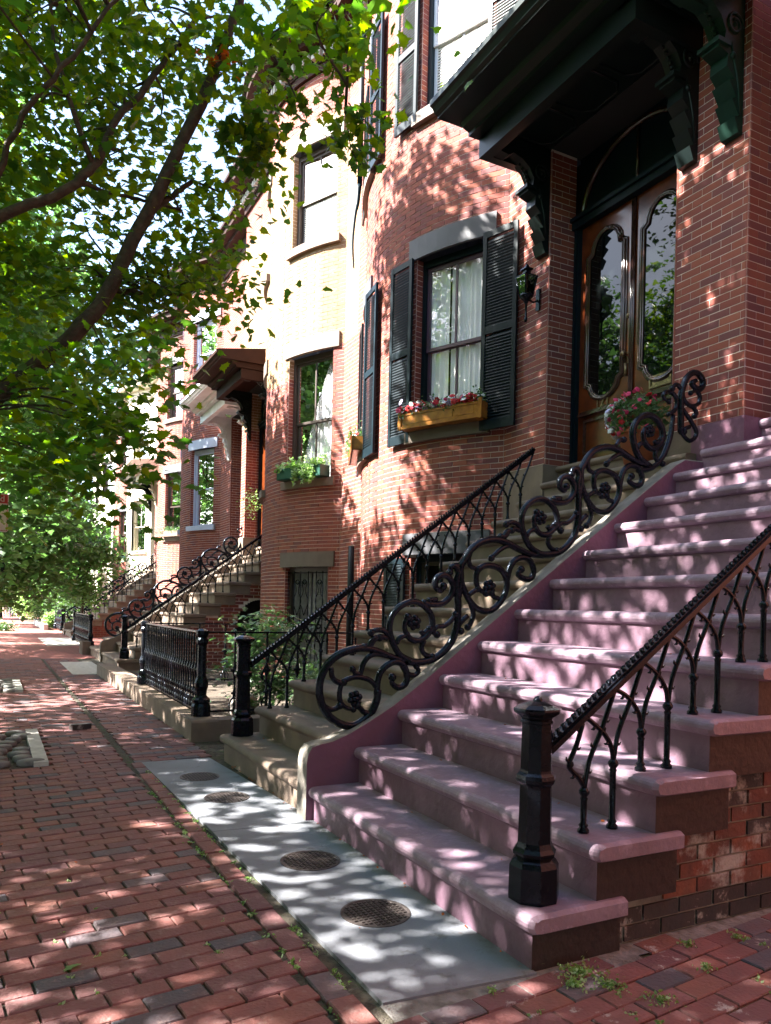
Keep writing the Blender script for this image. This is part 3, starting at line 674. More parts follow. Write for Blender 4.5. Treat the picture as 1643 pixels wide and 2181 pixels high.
H8,P8=far('most distant house in the row, hidden by street trees',52,60,54.4,(57,58.2),1.2,'cream',0,'none','darksash','lintel','lintel','darksash',None,ztop=10.4)
# ---------------------------------------------------------------- stoops
NOSE=lambda k:1.79+.3125*(k-1)
ZT=lambda k:.215+.229*(k-1)
def steps(st,y0,y1,dx,matn,over0=True,over1=False,n=13,recy=None):
    for k in range(1,n+1):
        x=NOSE(k)+dx; z=ZT(k); zb=z-.229 if k>1 else -.02
        a=y0-(.035 if over0 else 0); c=y1+(.035 if over1 else 0)
        x2=x+.48
        if k==n: a,c=recy; x2=5.95+dx
        b=MB(); t=.075; r=t/2; m_=[(x+.0,0)]
        # tread with rolled nosing, slightly irregular
        pr=[(x2,z-t),(x+.05,z-t),(x+.022,z-t+.004),(x+.008,z-t+.014),(x-.002,z-r-.004),(x-.001,z-r+.01),(x+.004,z-.017),(x+.013,z-.008),(x+.026,z-.002),(x+.045,z),(x2,z)]
        N_=14; rings=[]
        for i in range(N_+1):
            y=a+(c-a)*i/N_; e=0.0
            s_=.0 
            w_=.0025*math.sin(i*2.3+k*1.7)
            ring=[]
            for (px,pz) in pr:
                ex=0
                if over0 and i==0: ex=.015 if px<x+.03 else 0; 
                ring.append(b.V((px+w_+ex,y,pz-(.012 if (i==0 and over0 and pz>z-.01) else 0)+(.010 if (i==0 and over0 and pz<z-t+.011) else 0))))
            rings.append(ring)
            if i==0 and over0:
                ring=[b.V((px+w_,a+.02,pz)) for (px,pz) in pr]; rings.append(ring)
        b.cs=False
        for p_,q_ in zip(rings,rings[1:]):
            for j in range(len(pr)): b.F([p_[j],p_[(j+1)%len(pr)],q_[(j+1)%len(pr)],q_[j]])
        b.F(rings[0]); b.F(rings[-1][::-1])
        o=part(b,'step',M['tread' if matn=='purple' else matn],st)
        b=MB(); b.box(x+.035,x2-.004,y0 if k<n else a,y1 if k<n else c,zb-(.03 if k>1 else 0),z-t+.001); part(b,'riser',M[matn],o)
def sidewall(st,Y,dx,ops=None,face=-1,n=200,mats=('sidebrick','darkbrick')):
    mb=MB(); acc=[];dk=[]
    # stepped mortar sheet
    for k in range(1,13):
        x0=NOSE(k)+.44+dx; x1=NOSE(k+1)+.44+dx if k<12 else 5.4+dx
        zt=ZT(k)-.01
        if ops:
            cx,cw,cz=ops; N_=6
            for i in range(N_):
                a=x0+(x1-x0)*i/N_; c=x0+(x1-x0)*(i+1)/N_; m_=(a+c)/2
                lo=0
                if abs(m_-cx)<cw: lo=cz+math.sqrt(max(0,cw*cw-(m_-cx)**2))
                if lo<zt: mb.quad((a,Y,lo-.02),(c,Y,lo-.02),(c,Y,zt),(a,Y,zt))
        else: mb.quad((x0,Y,-.02),(x1,Y,-.02),(x1,Y,zt),(x0,Y,zt))
    r=0; z=0
    while z<2.9:
        zc=z+CO/2+.003; x=1.9+dx+(r%2)*.106
        while x<5.4+dx:
            xa=x; xb=x+.205
            # stepped profile
            kk=0
            for k in range(1,13):
                if ZT(k)-.02>=z+CO: kk=k;break
            if kk:
                lim=NOSE(kk)+.44+dx; 
                xa=max(xa,lim)
                if xb-xa>.04 and not(ops and math.hypot((xa+xb)/2-ops[0],max(0,zc-ops[2]))<ops[1]+.03 ):
                    q=((xa+xb)/2,Y+face*(-.004+random.uniform(0,.004)),zc,0,xb-xa-.007,.024,CO-.006)
                    (dk if r<2 and mats[1] else acc).append(q)
            x+=.212
        z+=CO+.009 if False else CO+.004; r+=1
    part(mb,'side_mortar',M['mortar'] if not ops else M['redmortar'],st)
    if dk: lay(dk,M[mats[1]],st,n=40)
    lay(acc,M[mats[0]],st,n=n)
# mauve stoop
s1=thing('stoop','mauve painted stone stoop with thirteen rolled steps in the foreground','stoop',(1.79,3.35,0))
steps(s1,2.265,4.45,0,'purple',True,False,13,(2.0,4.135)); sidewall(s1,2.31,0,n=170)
# dividing cheek wall: mauve on the near side, bare stone on top and beyond
ck=[(1.775,-.02),(1.775,.36),(1.785,.42),(1.81,.46),(1.86,.475),(1.95,.49),(2.06,.53),(2.20,.60),(2.38,.70),(2.60,.85),(3.0,1.145),(3.5,1.51),(4.0,1.875),(4.5,2.24),(4.95,2.565),(5.05,2.62),(5.37,2.63),(5.37,-.02)]
t=thing('cheek_wall','low dividing wall between mauve and brown steps, mauve on its near face','wall',(1.78,4.52,0))
def cheek(t,y0,y1,dx,mats,split=True):
    b=MB(); pr=[(x+dx,z) for x,z in ck]; n=len(pr)
    i=[b.V((x,y0,z)) for x,z in pr]; i2=[b.V((x+(0 if z<0 or k in(0,n-1) else .004),y0+.014,z+(.010 if z>0 else 0))) for k,(x,z) in enumerate(pr)]
    j=[b.V((x,y1,z)) for x,z in pr]
    b.cm=0; b.F(i[::-1]); b.cm=1; b.F(j)
    for k in range(n-1):
        b.cm=1 if True else 0; b.F([i[k],i2[k],i2[k+1],i[k+1]]); b.F([i2[k],j[k],j[k+1],i2[k+1]])
    part(b,'wall_body',mats,t)
cheek(t,4.445,4.60,0,[M['purplewall'],M['stonetop']])
# brown stoop
s2=thing('stoop','weathered brown stone stoop beyond the mauve one, leading to varnished double doors','stoop',(1.79,5.5,0))
steps(s2,4.60,6.50,0,'stone',False,True,13,(4.93,6.66))
b=MB(); b.prism([(1.95,-.02)]+[(NOSE(k)+.05,ZT(k)-.24) for k in range(2,13)]+[(5.36,2.6),(5.36,-.02)],6.40,6.47); part(b,'side_wall',M['redmortar'],s2)
# scroll railing on the cheek wall
SCROLL_FIRST=[
  [(2.299,0.8),(2.293,0.735),(2.259,0.659),(2.203,0.604),(2.126,0.572),(2.042,0.583),(1.959,0.634),(1.903,0.712),(1.88,0.8),(1.888,0.887),(1.936,0.979),(2.017,1.041),(2.113,1.072),(2.198,1.078),(2.292,1.059),(2.403,1.019),(2.516,0.988)] ,
  [(2.296,0.774),(2.284,0.82),(2.239,0.866),(2.153,0.89),(2.083,0.879),(2.036,0.849),(2.02,0.789),(2.032,0.725),(2.074,0.689),(2.123,0.678)] ,
  [(2.292,0.774),(2.297,0.864),(2.324,0.929),(2.382,0.973),(2.441,0.986),(2.494,0.959),(2.518,0.886),(2.505,0.833),(2.453,0.812),(2.407,0.842),(2.406,0.881)] ,
  [(2.471,0.972),(2.506,0.919),(2.564,0.891),(2.607,0.917),(2.592,0.957)] ,
  [(1.957,0.954),(1.969,0.891),(2.008,0.859),(2.049,0.858)] ,
  [(2.403,1.019),(2.292,1.039),(2.235,1.027),(2.2,0.995),(2.18,0.957),(2.167,0.912),(2.131,0.916),(2.11,0.942)] ,
  [(2.198,1.078),(2.219,1.091),(2.254,1.143),(2.304,1.149)] ,
  [(1.909,0.711),(1.957,0.684),(2.005,0.692),(2.025,0.707)] ,
  [(2.259,0.646),(2.202,0.655),(2.18,0.675),(2.151,0.702)] ,
]
SCROLL_SECOND=[
  [(2.516,0.988),(2.607,0.98),(2.715,0.999),(2.808,1.055),(2.877,1.137),(2.911,1.246),(2.915,1.396),(2.899,1.532),(2.913,1.608),(2.879,1.654),(2.84,1.632)] ,
  [(2.561,0.984),(2.462,1.031),(2.408,1.11),(2.376,1.201),(2.392,1.293),(2.453,1.359),(2.543,1.394),(2.627,1.376),(2.691,1.317),(2.71,1.244),(2.679,1.177),(2.618,1.133),(2.557,1.133),(2.511,1.169),(2.49,1.235),(2.515,1.288)] ,
  [(2.627,1.39),(2.705,1.378),(2.791,1.39),(2.853,1.443),(2.871,1.511),(2.842,1.564),(2.786,1.586),(2.731,1.553),(2.729,1.5),(2.773,1.474),(2.792,1.508)] ,
  [(2.743,1.413),(2.704,1.412),(2.681,1.404)] ,
  [(2.4,1.136),(2.347,1.188),(2.288,1.201),(2.238,1.181)] ,
  [(2.363,1.143),(2.311,1.156),(2.268,1.136),(2.233,1.091),(2.191,1.088)] ,
  [(2.706,1.19),(2.748,1.224),(2.803,1.231),(2.858,1.266),(2.897,1.314)] ,
  [(2.732,1.217),(2.717,1.19),(2.749,1.17)] ,
  [(2.649,1.13),(2.627,1.083),(2.652,1.036),(2.714,1.016)] ,
  [(2.43,1.11),(2.459,1.149),(2.511,1.166)] ,
  [(2.617,1.196),(2.64,1.177),(2.686,1.21)] ,
]
SCROLL_THIRD=[
  [(2.914,1.434),(2.932,1.558),(2.929,1.645),(2.954,1.689),(3.012,1.772),(3.099,1.832),(3.214,1.858),(3.324,1.842),(3.446,1.796),(3.57,1.765),(3.666,1.762)] ,
  [(2.929,1.645),(2.936,1.551),(2.977,1.465),(3.023,1.401),(3.094,1.351),(3.184,1.342),(3.263,1.392),(3.32,1.475),(3.332,1.565),(3.284,1.638),(3.201,1.668),(3.121,1.661),(3.069,1.614),(3.067,1.541),(3.099,1.491),(3.153,1.47)] ,
  [(2.978,1.458),(3.023,1.386),(3.047,1.314),(3.023,1.247),(3.001,1.225)] ,
  [(2.999,1.306),(2.948,1.261),(2.924,1.225),(2.946,1.196)] ,
  [(3.332,1.565),(3.352,1.649),(3.392,1.711),(3.457,1.74),(3.533,1.725),(3.573,1.658),(3.556,1.596),(3.499,1.583),(3.432,1.614),(3.459,1.653)] ,
  [(3.013,1.765),(2.997,1.706),(3.016,1.656),(3.078,1.637)] ,
  [(3.446,1.796),(3.352,1.821),(3.279,1.795),(3.235,1.762),(3.191,1.723)] ,
  [(3.232,1.859),(3.286,1.877),(3.322,1.924),(3.367,1.935)] ,
  [(3.004,1.451),(3.038,1.474),(3.081,1.498)] ,
  [(3.262,1.436),(3.226,1.443),(3.198,1.472)] ,
  [(2.929,1.645),(2.895,1.658),(2.853,1.641),(2.841,1.605)] ,
]
SCROLL_FINIAL=[
  [(5.078,2.869),(5.072,3.049),(5.069,3.157),(5.091,3.251),(5.14,3.34),(5.229,3.391),(5.309,3.358),(5.324,3.296),(5.273,3.251),(5.193,3.294),(5.244,3.325)] ,
  [(5.08,3.186),(5.121,3.128),(5.199,3.103),(5.277,3.133),(5.294,3.199),(5.247,3.238),(5.183,3.21)] ,
  [(5.084,3.069),(5.15,3.014),(5.204,2.967),(5.258,2.901),(5.247,2.844),(5.183,2.809),(5.117,2.837),(5.078,2.869)] ,
  [(5.179,2.927),(5.128,2.902),(5.116,2.874)] ,
  [(5.16,3.107),(5.226,3.089),(5.26,3.048),(5.234,3.026)] ,
  [(4.922,2.992),(5.009,3.049),(5.019,3.132),(4.967,3.178),(4.892,3.176),(4.868,3.128),(4.931,3.101)] ,
  [(5.079,3.222),(5.014,3.257),(4.965,3.214)] ,
]

T=(1.075,.793)
def scrollrail(label,dx,Y,grp):
    t=thing('scroll_railing',label,'railing',(2.0+dx,Y,.5),grp)
    def run(curves,nm,ox=0,oz=0,rad=None):
        for i,c in enumerate(curves):
            L=sum(math.dist(a,b_) for a,b_ in zip(c,c[1:])); big=L>.8
            r=.027 if big and i==0 else (.0235 if L>.6 else .0185)
            pts=catmull([(x+ox+dx,Y,z+oz) for x,z in c],4); n=len(pts)
            rr=[r*(1-.35*max(0,(k/n-.75)/.25)) for k in range(n)]
            b=MB(); b.tube(pts,rr,8); e=pts[-1]
            if not(i==0): b.ball((e[0],Y,e[2]),r*(1.45 if L<.35 else 1.25),8,5)
            part(b,nm,M['iron'],t)
    def flower(x,z,s_=1):
        b=MB()
        for k in range(6):
            a=k*math.pi/3+.3; b.ball((x+dx+.034*s_*math.cos(a),Y,z+.034*s_*math.sin(a)),.0225*s_,8,5,sy=1.1)
        b.ball((x+dx,Y-.012,z),.017*s_,8,5); b.lathe([(.034*s_,-.012),(.034*s_,.012)],(x+dx,Y,z),6); part(b,'flower',M['iron'],t)
    run(SCROLL_FIRST,'scroll'); run(SCROLL_SECOND,'scroll'); run(SCROLL_THIRD,'scroll'); run(SCROLL_SECOND,'scroll',*T); run(SCROLL_THIRD,'scroll',*T); run(SCROLL_SECOND,'scroll',2*T[0],2*T[1]) if False else None
    run(SCROLL_SECOND[1:2]+SCROLL_SECOND[8:11],'scroll',2*T[0]+.01,2*T[1]-.02)
    run([[(4.60,2.50),(4.74,2.53),(4.86,2.62),(4.95,2.80),(4.985,3.0)]],'scroll')
    run(SCROLL_FINIAL,'scroll')
    for x,z in ((2.132,.749),(2.565,1.252),(3.179,1.515),(3.629,2.045),(4.255,2.322),(4.719,2.832)): flower(x,z)
    return t
SR=scrollrail('black iron scroll railing with flower bosses on the wall between the steps',0,4.52,'cast scroll railings on the dividing walls')
# gothic baluster railing
def gothic(label,Y,x0,n,rz,slope,newel,dx=0,grp='arched balustrade railings of the stoops',nh=.79,extra=None,nr=1):
    t=thing('stair_railing',label,'railing',(newel[0]+dx,newel[1],newel[2]),grp)
    rail=lambda x:rz+slope*(x-2.04)
    # newel
    k=nh/.79
    b=MB(); a0=R(22.5)
    pr=[(.100,0),(.102,.012),(.100,.135),(.088,.155),(.074,.165),(.086,.178),(.088,.19),(.076,.205),(.068,.225),(.064,.44*k),(.066,.45*k),(.078,.462*k),(.082,.475*k),(.078,.49*k),(.066,.50*k),(.064,.51*k),(.061,.69*k),(.068,.695*k),(.068,.705*k),(.062,.71*k),(.070,.72*k),(.094,.735*k),(.098,.745*k),(.096,.752*k),(.07,.765*k),(.03,.778*k)]
    b.lathe([(r*nr,z) for r,z in pr],(newel[0]+dx,newel[1],newel[2]),8,False,a0); b.ball((newel[0]+dx,newel[1],newel[2]+.778*k),.02,8,5)
    part(b,'newel_post',M['iron'],t)
    x1=x0+.15625*n; xs=newel[0]+.05
    def slab_(y0,y1,a,c,xa=xs,xb=x1): 
        b.prism([(xa+dx,rail(xa)+a),(xb+dx,rail(xb)+a),(xb+dx,rail(xb)+c),(xa+dx,rail(xa)+c)],y0,y1)
    b=MB(); slab_(Y-.018,Y+.018,-.032,-.012); slab_(Y-.034,Y+.034,-.0119,.010); slab_(Y-.022,Y+.022,.0101,.022); hr=part(b,'handrail',M['iron'],t)
    b=MB(); x=xs+.02; ca=math.cos(math.atan(slope)); tt=Vector((ca,0,ca*slope))
    while x<x1-.01:
        c=Vector((x+dx,Y,rail(x)+.026)); 
        b.tube([c-tt*.0-Vector((0,.012,.004)),c+tt*.013+Vector((0,0,.008)),c+tt*.010+Vector((0,.012,.002))],[.005,.0085,.005],5); x+=.0265
    part(b,'rope_beading',M['iron'],hr,'stuff')
    me={}
    for i in range(n):
        x=x0+.15625*i; kk=2+i//2; z=ZT(kk)+.001; odd=i%2; key=odd if i>1 else (odd,i)
        zc=z+(.165 if not odd else .27)
        if key not in me:
            b=MB(); P=lambda dx_,dz:(dx_,0,dz); hc=zc-z
            b.lathe([(.024,0),(.024,.012),(.016,.022),(.020,.03),(.013,.04),(.0135,hc-.035),(.016,hc-.025),(.012,hc-.018),(.022,hc-.004),(.022,hc+.006),(.013,hc+.02)],(0,0,0),8)
            dr=rail(x)-z-.03; p_=.15625
            br=catmull([P(0,hc+.01),P(.025,hc+(dr-hc)*.42),P(.09,hc+(dr-hc)*.85),P(p_,dr+slope*p_-.0)],5)
            bl_=catmull([P(0,hc+.01),P(-.012,hc+.07),P(-.05,hc+.125),P(-.10,hc+.165),P(-p_+.005,dr-slope*p_)],5)
            cur=[br,bl_] if i>0 else [br,catmull([P(0,hc+.02),P(-.03,hc+.06),P(-.075,hc+.10),P(-.08,hc+.13),P(-.045,hc+.2),P(-.015,dr-.02)],5)]
            for c in cur:
                b.tube(c,.0105,6)
                for q in range(3,len(c)-2,4):
                    d=(c[q+1]-c[q]).normalized(); nn=Vector((-d.z,0,d.x))*(1 if (q//4)%2 else -1)
                    b.tube([c[q],c[q]+nn*.02+d*.004,c[q]+nn*.026+d*.014],[.009,.006,.002],5)
            me[key]=b.mesh('baluster',M['iron'])
        link(me[key],'baluster',t,(x+dx,Y,z))
    return t
gothic('black iron railing with arched balusters on the near edge of the mauve steps',2.395,2.18,20,.845,.715,(1.93,2.395,.216))
GL=gothic('beaded black iron railing with arched balusters on the far edge of the brown steps',6.36,2.18,18,.865,.733,(1.955,6.42,.216),nh=.88,nr=.95)
# ---------------------------------------------------------------- second and third pair of stoops
def farpair(cy,w,dx,zrail,names,railg=True,arch=True):
    a=cy-w; s=thing('stoop',names[0],'stoop',(1.79+dx,cy-w/2,0)); steps(s,a,cy-.07,dx,'stone',True,False,13,(cy-1.6,cy-.3)); sidewall(s,a+.05,dx,(NOSE(10)+.1+dx,.52,.95) if arch else None,n=80,mats=('brick',None))
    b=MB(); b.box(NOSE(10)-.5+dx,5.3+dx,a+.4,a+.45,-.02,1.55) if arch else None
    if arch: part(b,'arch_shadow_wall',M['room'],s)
    t=thing('cheek_wall',names[1],'wall',(1.78+dx,cy,0)); cheek(t,cy-.075,cy+.075,dx,[M['stone'],M['stonetop']])
    s=thing('stoop',names[2],'stoop',(1.79+dx,cy+w/2,0)); steps(s,cy+.075,cy+w-.1,dx,'stone',False,True,13,(cy+.3,cy+1.6))
    r=copy_tree(SR,(dx,cy-4.52,0),names[3])
    return r
D2=.42
farpair(18.1,2.45,D2,0,('brown stone stoop with arched brick opening below, second pair along','dividing wall of the second pair of stoops','stoop hidden behind the scroll railing of the second pair','black scroll railing on the dividing wall of the second pair of stoops'))
copy_tree(GL,(D2,15.65+.12-6.36,0),'black stair railing crossing in front of the second brick stoop')
farpair(32.4,2.45,.8,0,('far stone stoop before the cream house','dividing wall of the far pair of stoops','far stoop behind the dividing wall of the far pair','scroll railing on the far pair of stoops'),arch=False)
copy_tree(GL,(.8,30.05-6.36,0),'farthest black stair railing, before the cream house'); copy_tree(GL,(.8,34.7-6.36,0),'thin sunlit stair railing on the far side of the farthest stoops')
# ---------------------------------------------------------------- garden curbs and cast iron fence
def gardencurb(x,y0,y1,lab,h=.2):
    t=thing('garden_curb',lab,'curb',(x,y0,0)); b=MB(); b.prism([(y0,-.02),(y0,h-.02),(y0+.02,h),(y1,h),(y1,-.02)],x,x+.27,'x'); part(b,'curb_stone',M['stone'],t)
    b=MB(); b.prism([(y0,-.02),(y0,h-.004),(y0+.25,h-.004),(y0+.25,-.02)],x+.271,x+1.6,'x'); part(b,'curb_return',M['stone'],t)
gardencurb(1.76,7.45,14.9,'brown stone curb round the garden behind the cast iron fence')
b=MB(); b.box(2.03,5.5,6.5,15.6,-.05,-.005); b.box(2.6,6,20.5,28,-.05,-.005); struct(b,'garden_soil',M['soil'])
fb=None
def castfence(lab,posts,x,rows,h=.88,z=.2):
    global fb
    t=thing('cast_iron_fence',lab,'fence',(x,posts[0],z),'cast iron garden fences')
    for y in posts:
        b=MB(); b.lathe([(.10,0),(.10,.10),(.085,.13),(.095,.145),(.095,.17),(.07,.19),(.055,.21),(.06,.26),(.072,.30),(.072,.34),(.06,.37),(.05,.40),(.046,.72),(.062,.75),(.062,.78),(.05,.80),(.065,.83),(.065,.87),(.03,.89)],(x,y,z),12,False); part(b,'post',M['iron'],t)
    if fb is None:
        b=MB(); b.lathe([(.010,0),(.016,.04),(.010,.08),(.010,.16),(.018,.19),(.022,.21),(.018,.23),(.010,.26),(.012,.36),(.02,.40),(.026,.43),(.026,.46),(.018,.49),(.011,.52),(.010,.74),(.016,.77),(.010,.80),(.010,.835)],(0,0,0),6)
        for s_ in (-1,1): b.ball((0,s_*.03,.445),.017,6,4); b.ball((0,s_*.024,.21),.013,6,4); b.tube([(0,s_*.052,.10),(0,s_*.03,.14),(0,0,.17)],.008,5); b.tube([(0,s_*.052,.0),(0,s_*.045,.06),(0,s_*.052,.10)],.007,5)
        fb=b.mesh('baluster',M['iron'])
    for (xa,ya),(xb,yb),st in rows:
        L=math.dist((xa,ya),(xb,yb)); n=int(L/st)
        for i in range(1,n): o=link(fb,'baluster',t,(xa+(xb-xa)*i/n,ya+(yb-ya)*i/n,z+.01)); o.rotation_euler.z=math.atan2(yb-ya,xb-xa)-math.pi/2
        b=MB(); c=((xa+xb)/2,(ya+yb)/2); an=math.atan2(yb-ya,xb-xa)
        b.obox((*c,z+.855),L,.045,.018,an); b.obox((*c,z+.04),L,.025,.02,an); part(b,'rail',M['iron'],t)
castfence('black cast iron garden fence with turned balusters on the stone curb',(7.78,11.02),1.93,[((1.93,7.78),(1.93,11.02),.112),((1.93,7.78),(4.7,7.78),.34),((1.93,11.02),(4.6,11.02),.34)])
castfence('black iron fence and gate before the farther houses',(20.9,25.0),2.3,[((2.3,20.9),(2.3,25.0),.14)],z=.12)
castfence('farthest iron fence beside the hedge',(33.6,37.0),2.6,[((2.6,33.6),(2.6,37.0),.16)],z=.1)
b=MB()
for i,(y,l) in enumerate(((19.7,.5),(20.3,.4),(20.8,.4))): pass
# small stone blocks before the far fence
for y,wh in ((20.35,'nearest'),(20.62,'middle one'),(20.9,'farthest')):
    b=MB(); b.box(2.05,2.25,y,y+.16,-.01,.32); solo(b,'stone_block',M['stone'],(2.1,y,0),'upright pale stone block beside the far iron gate, '+wh+' of three','stone block','stone blocks before the far gate')
# rocks
for x,y,r,l,mm in ((2.75,9.0,.17,'brown mottled rock in the garden behind the fence','rock'),(2.9,9.5,.19,'grey speckled rock behind the brown one','rock'),(3.3,7.6,.10,'white stone beside the brown steps','palestone')):
    b=MB(); rr=random.Random(int(x*10)); 
    b.lathe([(r*.8,-.02),(r*1.0,r*.3),(r*.95,r*.7),(r*.7,r*1.05),(r*.3,r*1.25)],(x,y,0),9,True,.3,sx=1.0,sy=.85); solo(b,'garden_rock',M[mm],(x,y,0),l,'rock')
# ---------------------------------------------------------------- leaves
def leaf_template(kind):
    if kind=='maple':
        p=[(0,0),(.16,.02),(.30,-.10),(.36,.10),(.55,.16),(.40,.30),(.46,.44),(.28,.44),(.20,.62),(.10,.60),(0,1.0)]
        p=p+[(-x,y) for x,y in p[-2:0:-1]]
        c=(0,.34); V=[(c[0],c[1],0)]+[(x,y,-.25*(x*x)-.10*max(0,y-.4)) for x,y in p]; n=len(p)
        F=[(0,i+1,(i+1)%n+1) for i in range(n)]
    elif kind=='maple_lo':
        p=[(0,0),(.30,-.08),(.52,.18),(.36,.36),(.22,.5),(0,1.0),(-.22,.5),(-.36,.36),(-.52,.18),(-.30,-.08)]
        V=[(0,.34,0)]+[(x,y,-.3*x*x) for x,y in p]; n=len(p); F=[(0,i+1,(i+1)%n+1) for i in range(n)]
    elif kind=='quad':
        V=[(0,0,0),(.32,.4,-.05),(0,1,-.1),(-.32,.4,-.05)]; F=[(0,1,2),(0,2,3)]
    elif kind=='frond':
        V=[(0,0,0),(.5,.25,-.02),(.05,.35,0),(.45,.6,-.06),(.05,.62,0),(.3,.85,-.1),(0,1,-.12),(-.3,.85,-.1),(-.05,.62,0),(-.45,.6,-.06),(-.05,.35,0),(-.5,.25,-.02)]; F=[(0,1,2),(2,3,4),(4,5,6),(6,7,8),(8,9,10),(10,11,0),(0,2,10),(2,4,10),(4,8,10),(4,6,8)]
    return np.array(V,float),np.array(F,int)
def leafmesh(name,P,size,kind,mt,seed=1,tilt=.55,sizevar=.3,updir=None):
    rg=np.random.default_rng(seed); V,F=leaf_template(kind); n=len(P); nv=len(V)
    yaw=rg.uniform(0,2*np.pi,n); nrm=np.stack([rg.normal(0,tilt,n),rg.normal(0,tilt,n),np.ones(n)],1)
    nrm/=np.linalg.norm(nrm,axis=1)[:,None]
    t=np.stack([np.cos(yaw),np.sin(yaw),np.zeros(n)],1); t-=nrm*(t*nrm).sum(1)[:,None]; t/=np.linalg.norm(t,axis=1)[:,None]; u=np.cross(nrm,t)
    t=t-np.array([0,0,.25]); t/=np.linalg.norm(t,axis=1)[:,None]
    s=size*(1+rg.uniform(-sizevar,sizevar,n)); 
    W=P[:,None,:]+s[:,None,None]*(V[None,:,0:1]*u[:,None,:]+V[None,:,1:2]*t[:,None,:]+V[None,:,2:3]*nrm[:,None,:])
    W=W.reshape(-1,3); FF=(F[None]+ (np.arange(n)*nv)[:,None,None]).reshape(-1,3)
    me=bpy.data.meshes.new(name); me.vertices.add(len(W)); me.vertices.foreach_set('co',W.ravel())
    me.loops.add(len(FF)*3); me.loops.foreach_set('vertex_index',FF.ravel().astype(np.int32)); me.polygons.add(len(FF))
    me.polygons.foreach_set('loop_start',np.arange(0,len(FF)*3,3,dtype=np.int32)); me.polygons.foreach_set('loop_total',np.full(len(FF),3,dtype=np.int32))
    me.materials.append(mt); me.update(calc_edges=True); me.validate(); return me
def sprays(blobs,ncl,per,rg,flat=.22,sx=.26):
    """leaf positions in flattened sprays inside a union of balls"""
    w_=np.array([b[3]**2.2 for b in blobs]); w_/=w_.sum(); out=[]; cen=[]
    for i in rg.choice(len(blobs),ncl,p=w_):
        b=blobs[i]; d=rg.normal(size=3); d/=np.linalg.norm(d); r=b[3]*rg.uniform(.15,1)**.45; sc=b[4] if len(b)>4 else (1,1,1)
        c=np.array(b[:3])+d*r*np.array(sc); cen.append(c)
        m_=max(3,int(per*rg.uniform(.4,1.6))); q=rg.normal(size=(m_,3))*np.array([sx,sx,sx*flat]); tl=rg.normal(0,.25,2); q[:,2]+=q[:,0]*tl[0]+q[:,1]*tl[1]-(.35*(q[:,0]**2+q[:,1]**2)); out.append(c+q)
    return np.concatenate(out),cen
def tree(name,label,base,limbs,blobs,ncl,per,size,kind,mt,seed,trunk_r,group='street trees',single=0,flat=.22,sx=.26,twigs=0,tilt=.55):
    t=thing(name,label,'tree',base,group); rg=np.random.default_rng(seed)
    for i,(pts,ra,rb) in enumerate(limbs):
        c=catmull(pts,6); n=len(c); b=MB(); c=[p+Vector((rg.normal(0,.008),rg.normal(0,.008),rg.normal(0,.008))) if 0<k<n-1 else p for k,p in enumerate(c)]
        b.tube(c,[ra+(rb-ra)*k/(n-1) for k in range(n)],10 if ra>.05 else 6); part(b,'trunk' if i==0 else 'limb',M['bark'],t)
    P,cen=sprays(blobs,ncl,per,rg,flat,sx)
    if twigs:
        allp=[Vector(p) for l in limbs for p in catmull(l[0],3)]; b=MB()
        for c in cen[:twigs]:
            cv=Vector(c); q=min(allp,key=lambda p:(p-cv).length+ (1.0 if p.z>cv.z+.3 else 0)); mid=(q+cv)/2+Vector((rg.normal(0,.08),rg.normal(0,.08),.10))
            if (q-cv).length<2.6: b.tube(catmull([q,mid,cv],4),[.014-.0012*k for k in range(9)],4,cap=False)
        part(b,'twigs',M['bark'],t,'stuff')
    if single:
        pr=[]
        for i,p in enumerate(P):
            q=proj(*p)
            if q and 0<q[0]<1643 and 0<q[1]<2181: pr.append((q[2],i))
        pr.sort(); pick=[i for d,i in pr[::3][:single]] if len(pr)>single*3 else [i for d,i in pr[:single]]
        mask=np.ones(len(P),bool); mask[pick]=False
        one=leafmesh('leaf',np.zeros((1,3)),size,kind,M['leafobj'],3,.0)
        for i in pick:
            o=bpy.data.objects.new('leaf',one); COL.objects.link(o); o.parent=t; o.location=Vector(P[i])-t.location; o.rotation_euler=(rg.normal(0,.5),rg.normal(0,.5),rg.uniform(0,6.28)); s_=rg.uniform(.8,1.3); o.scale=(s_,s_,s_)
        P=P[mask]
    link(leafmesh('crown',P,size,kind,mt,seed,tilt),'crown',t,kind='stuff')
    return t
T1_BLOBS=[(-0.92,9.49,7.61,1.3),(0.16,8.37,7.48,1.2),(0.92,7.41,6.87,1.1),(1.56,6.51,6.62,0.9),(2.0,5.72,6.26,0.55),(2.29,5.01,5.77,0.42),(-0.84,8.88,6.07,1.2),(0.06,8.42,6.32,1.1),(0.75,7.5,5.83,0.9),(1.44,7.14,5.77,0.75),(2.13,7.0,5.78,0.38),(2.42,7.08,5.54,0.3),(1.87,6.69,6.28,0.35),(-0.82,8.87,5.0,1.3),(0.0,8.45,5.16,1.1),(0.74,8.06,5.18,1.1),(1.36,7.74,5.06,0.9),(1.93,7.45,5.12,0.5),(1.75,7.43,4.61,0.42),(1.45,7.7,4.69,0.5),(0.63,6.43,2.75,0.5),(0.75,6.37,2.48,0.35),(-0.74,8.27,3.81,1.2),(0.02,8.44,4.24,1),(0.76,8.05,4.26,0.9),(1.37,7.74,4.32,0.65),(1.67,7.24,4.3,0.45),(-0.5,7.58,2.84,1),(0.14,7.25,3.14,0.8),(0.52,6.49,2.93,0.6),(0.88,6.3,3.02,0.45),(1.16,6.49,3.38,0.4),(0.25,6.07,2.47,0.34),(0.58,5.9,2.47,0.4),(0.91,6.29,2.65,0.3) ]
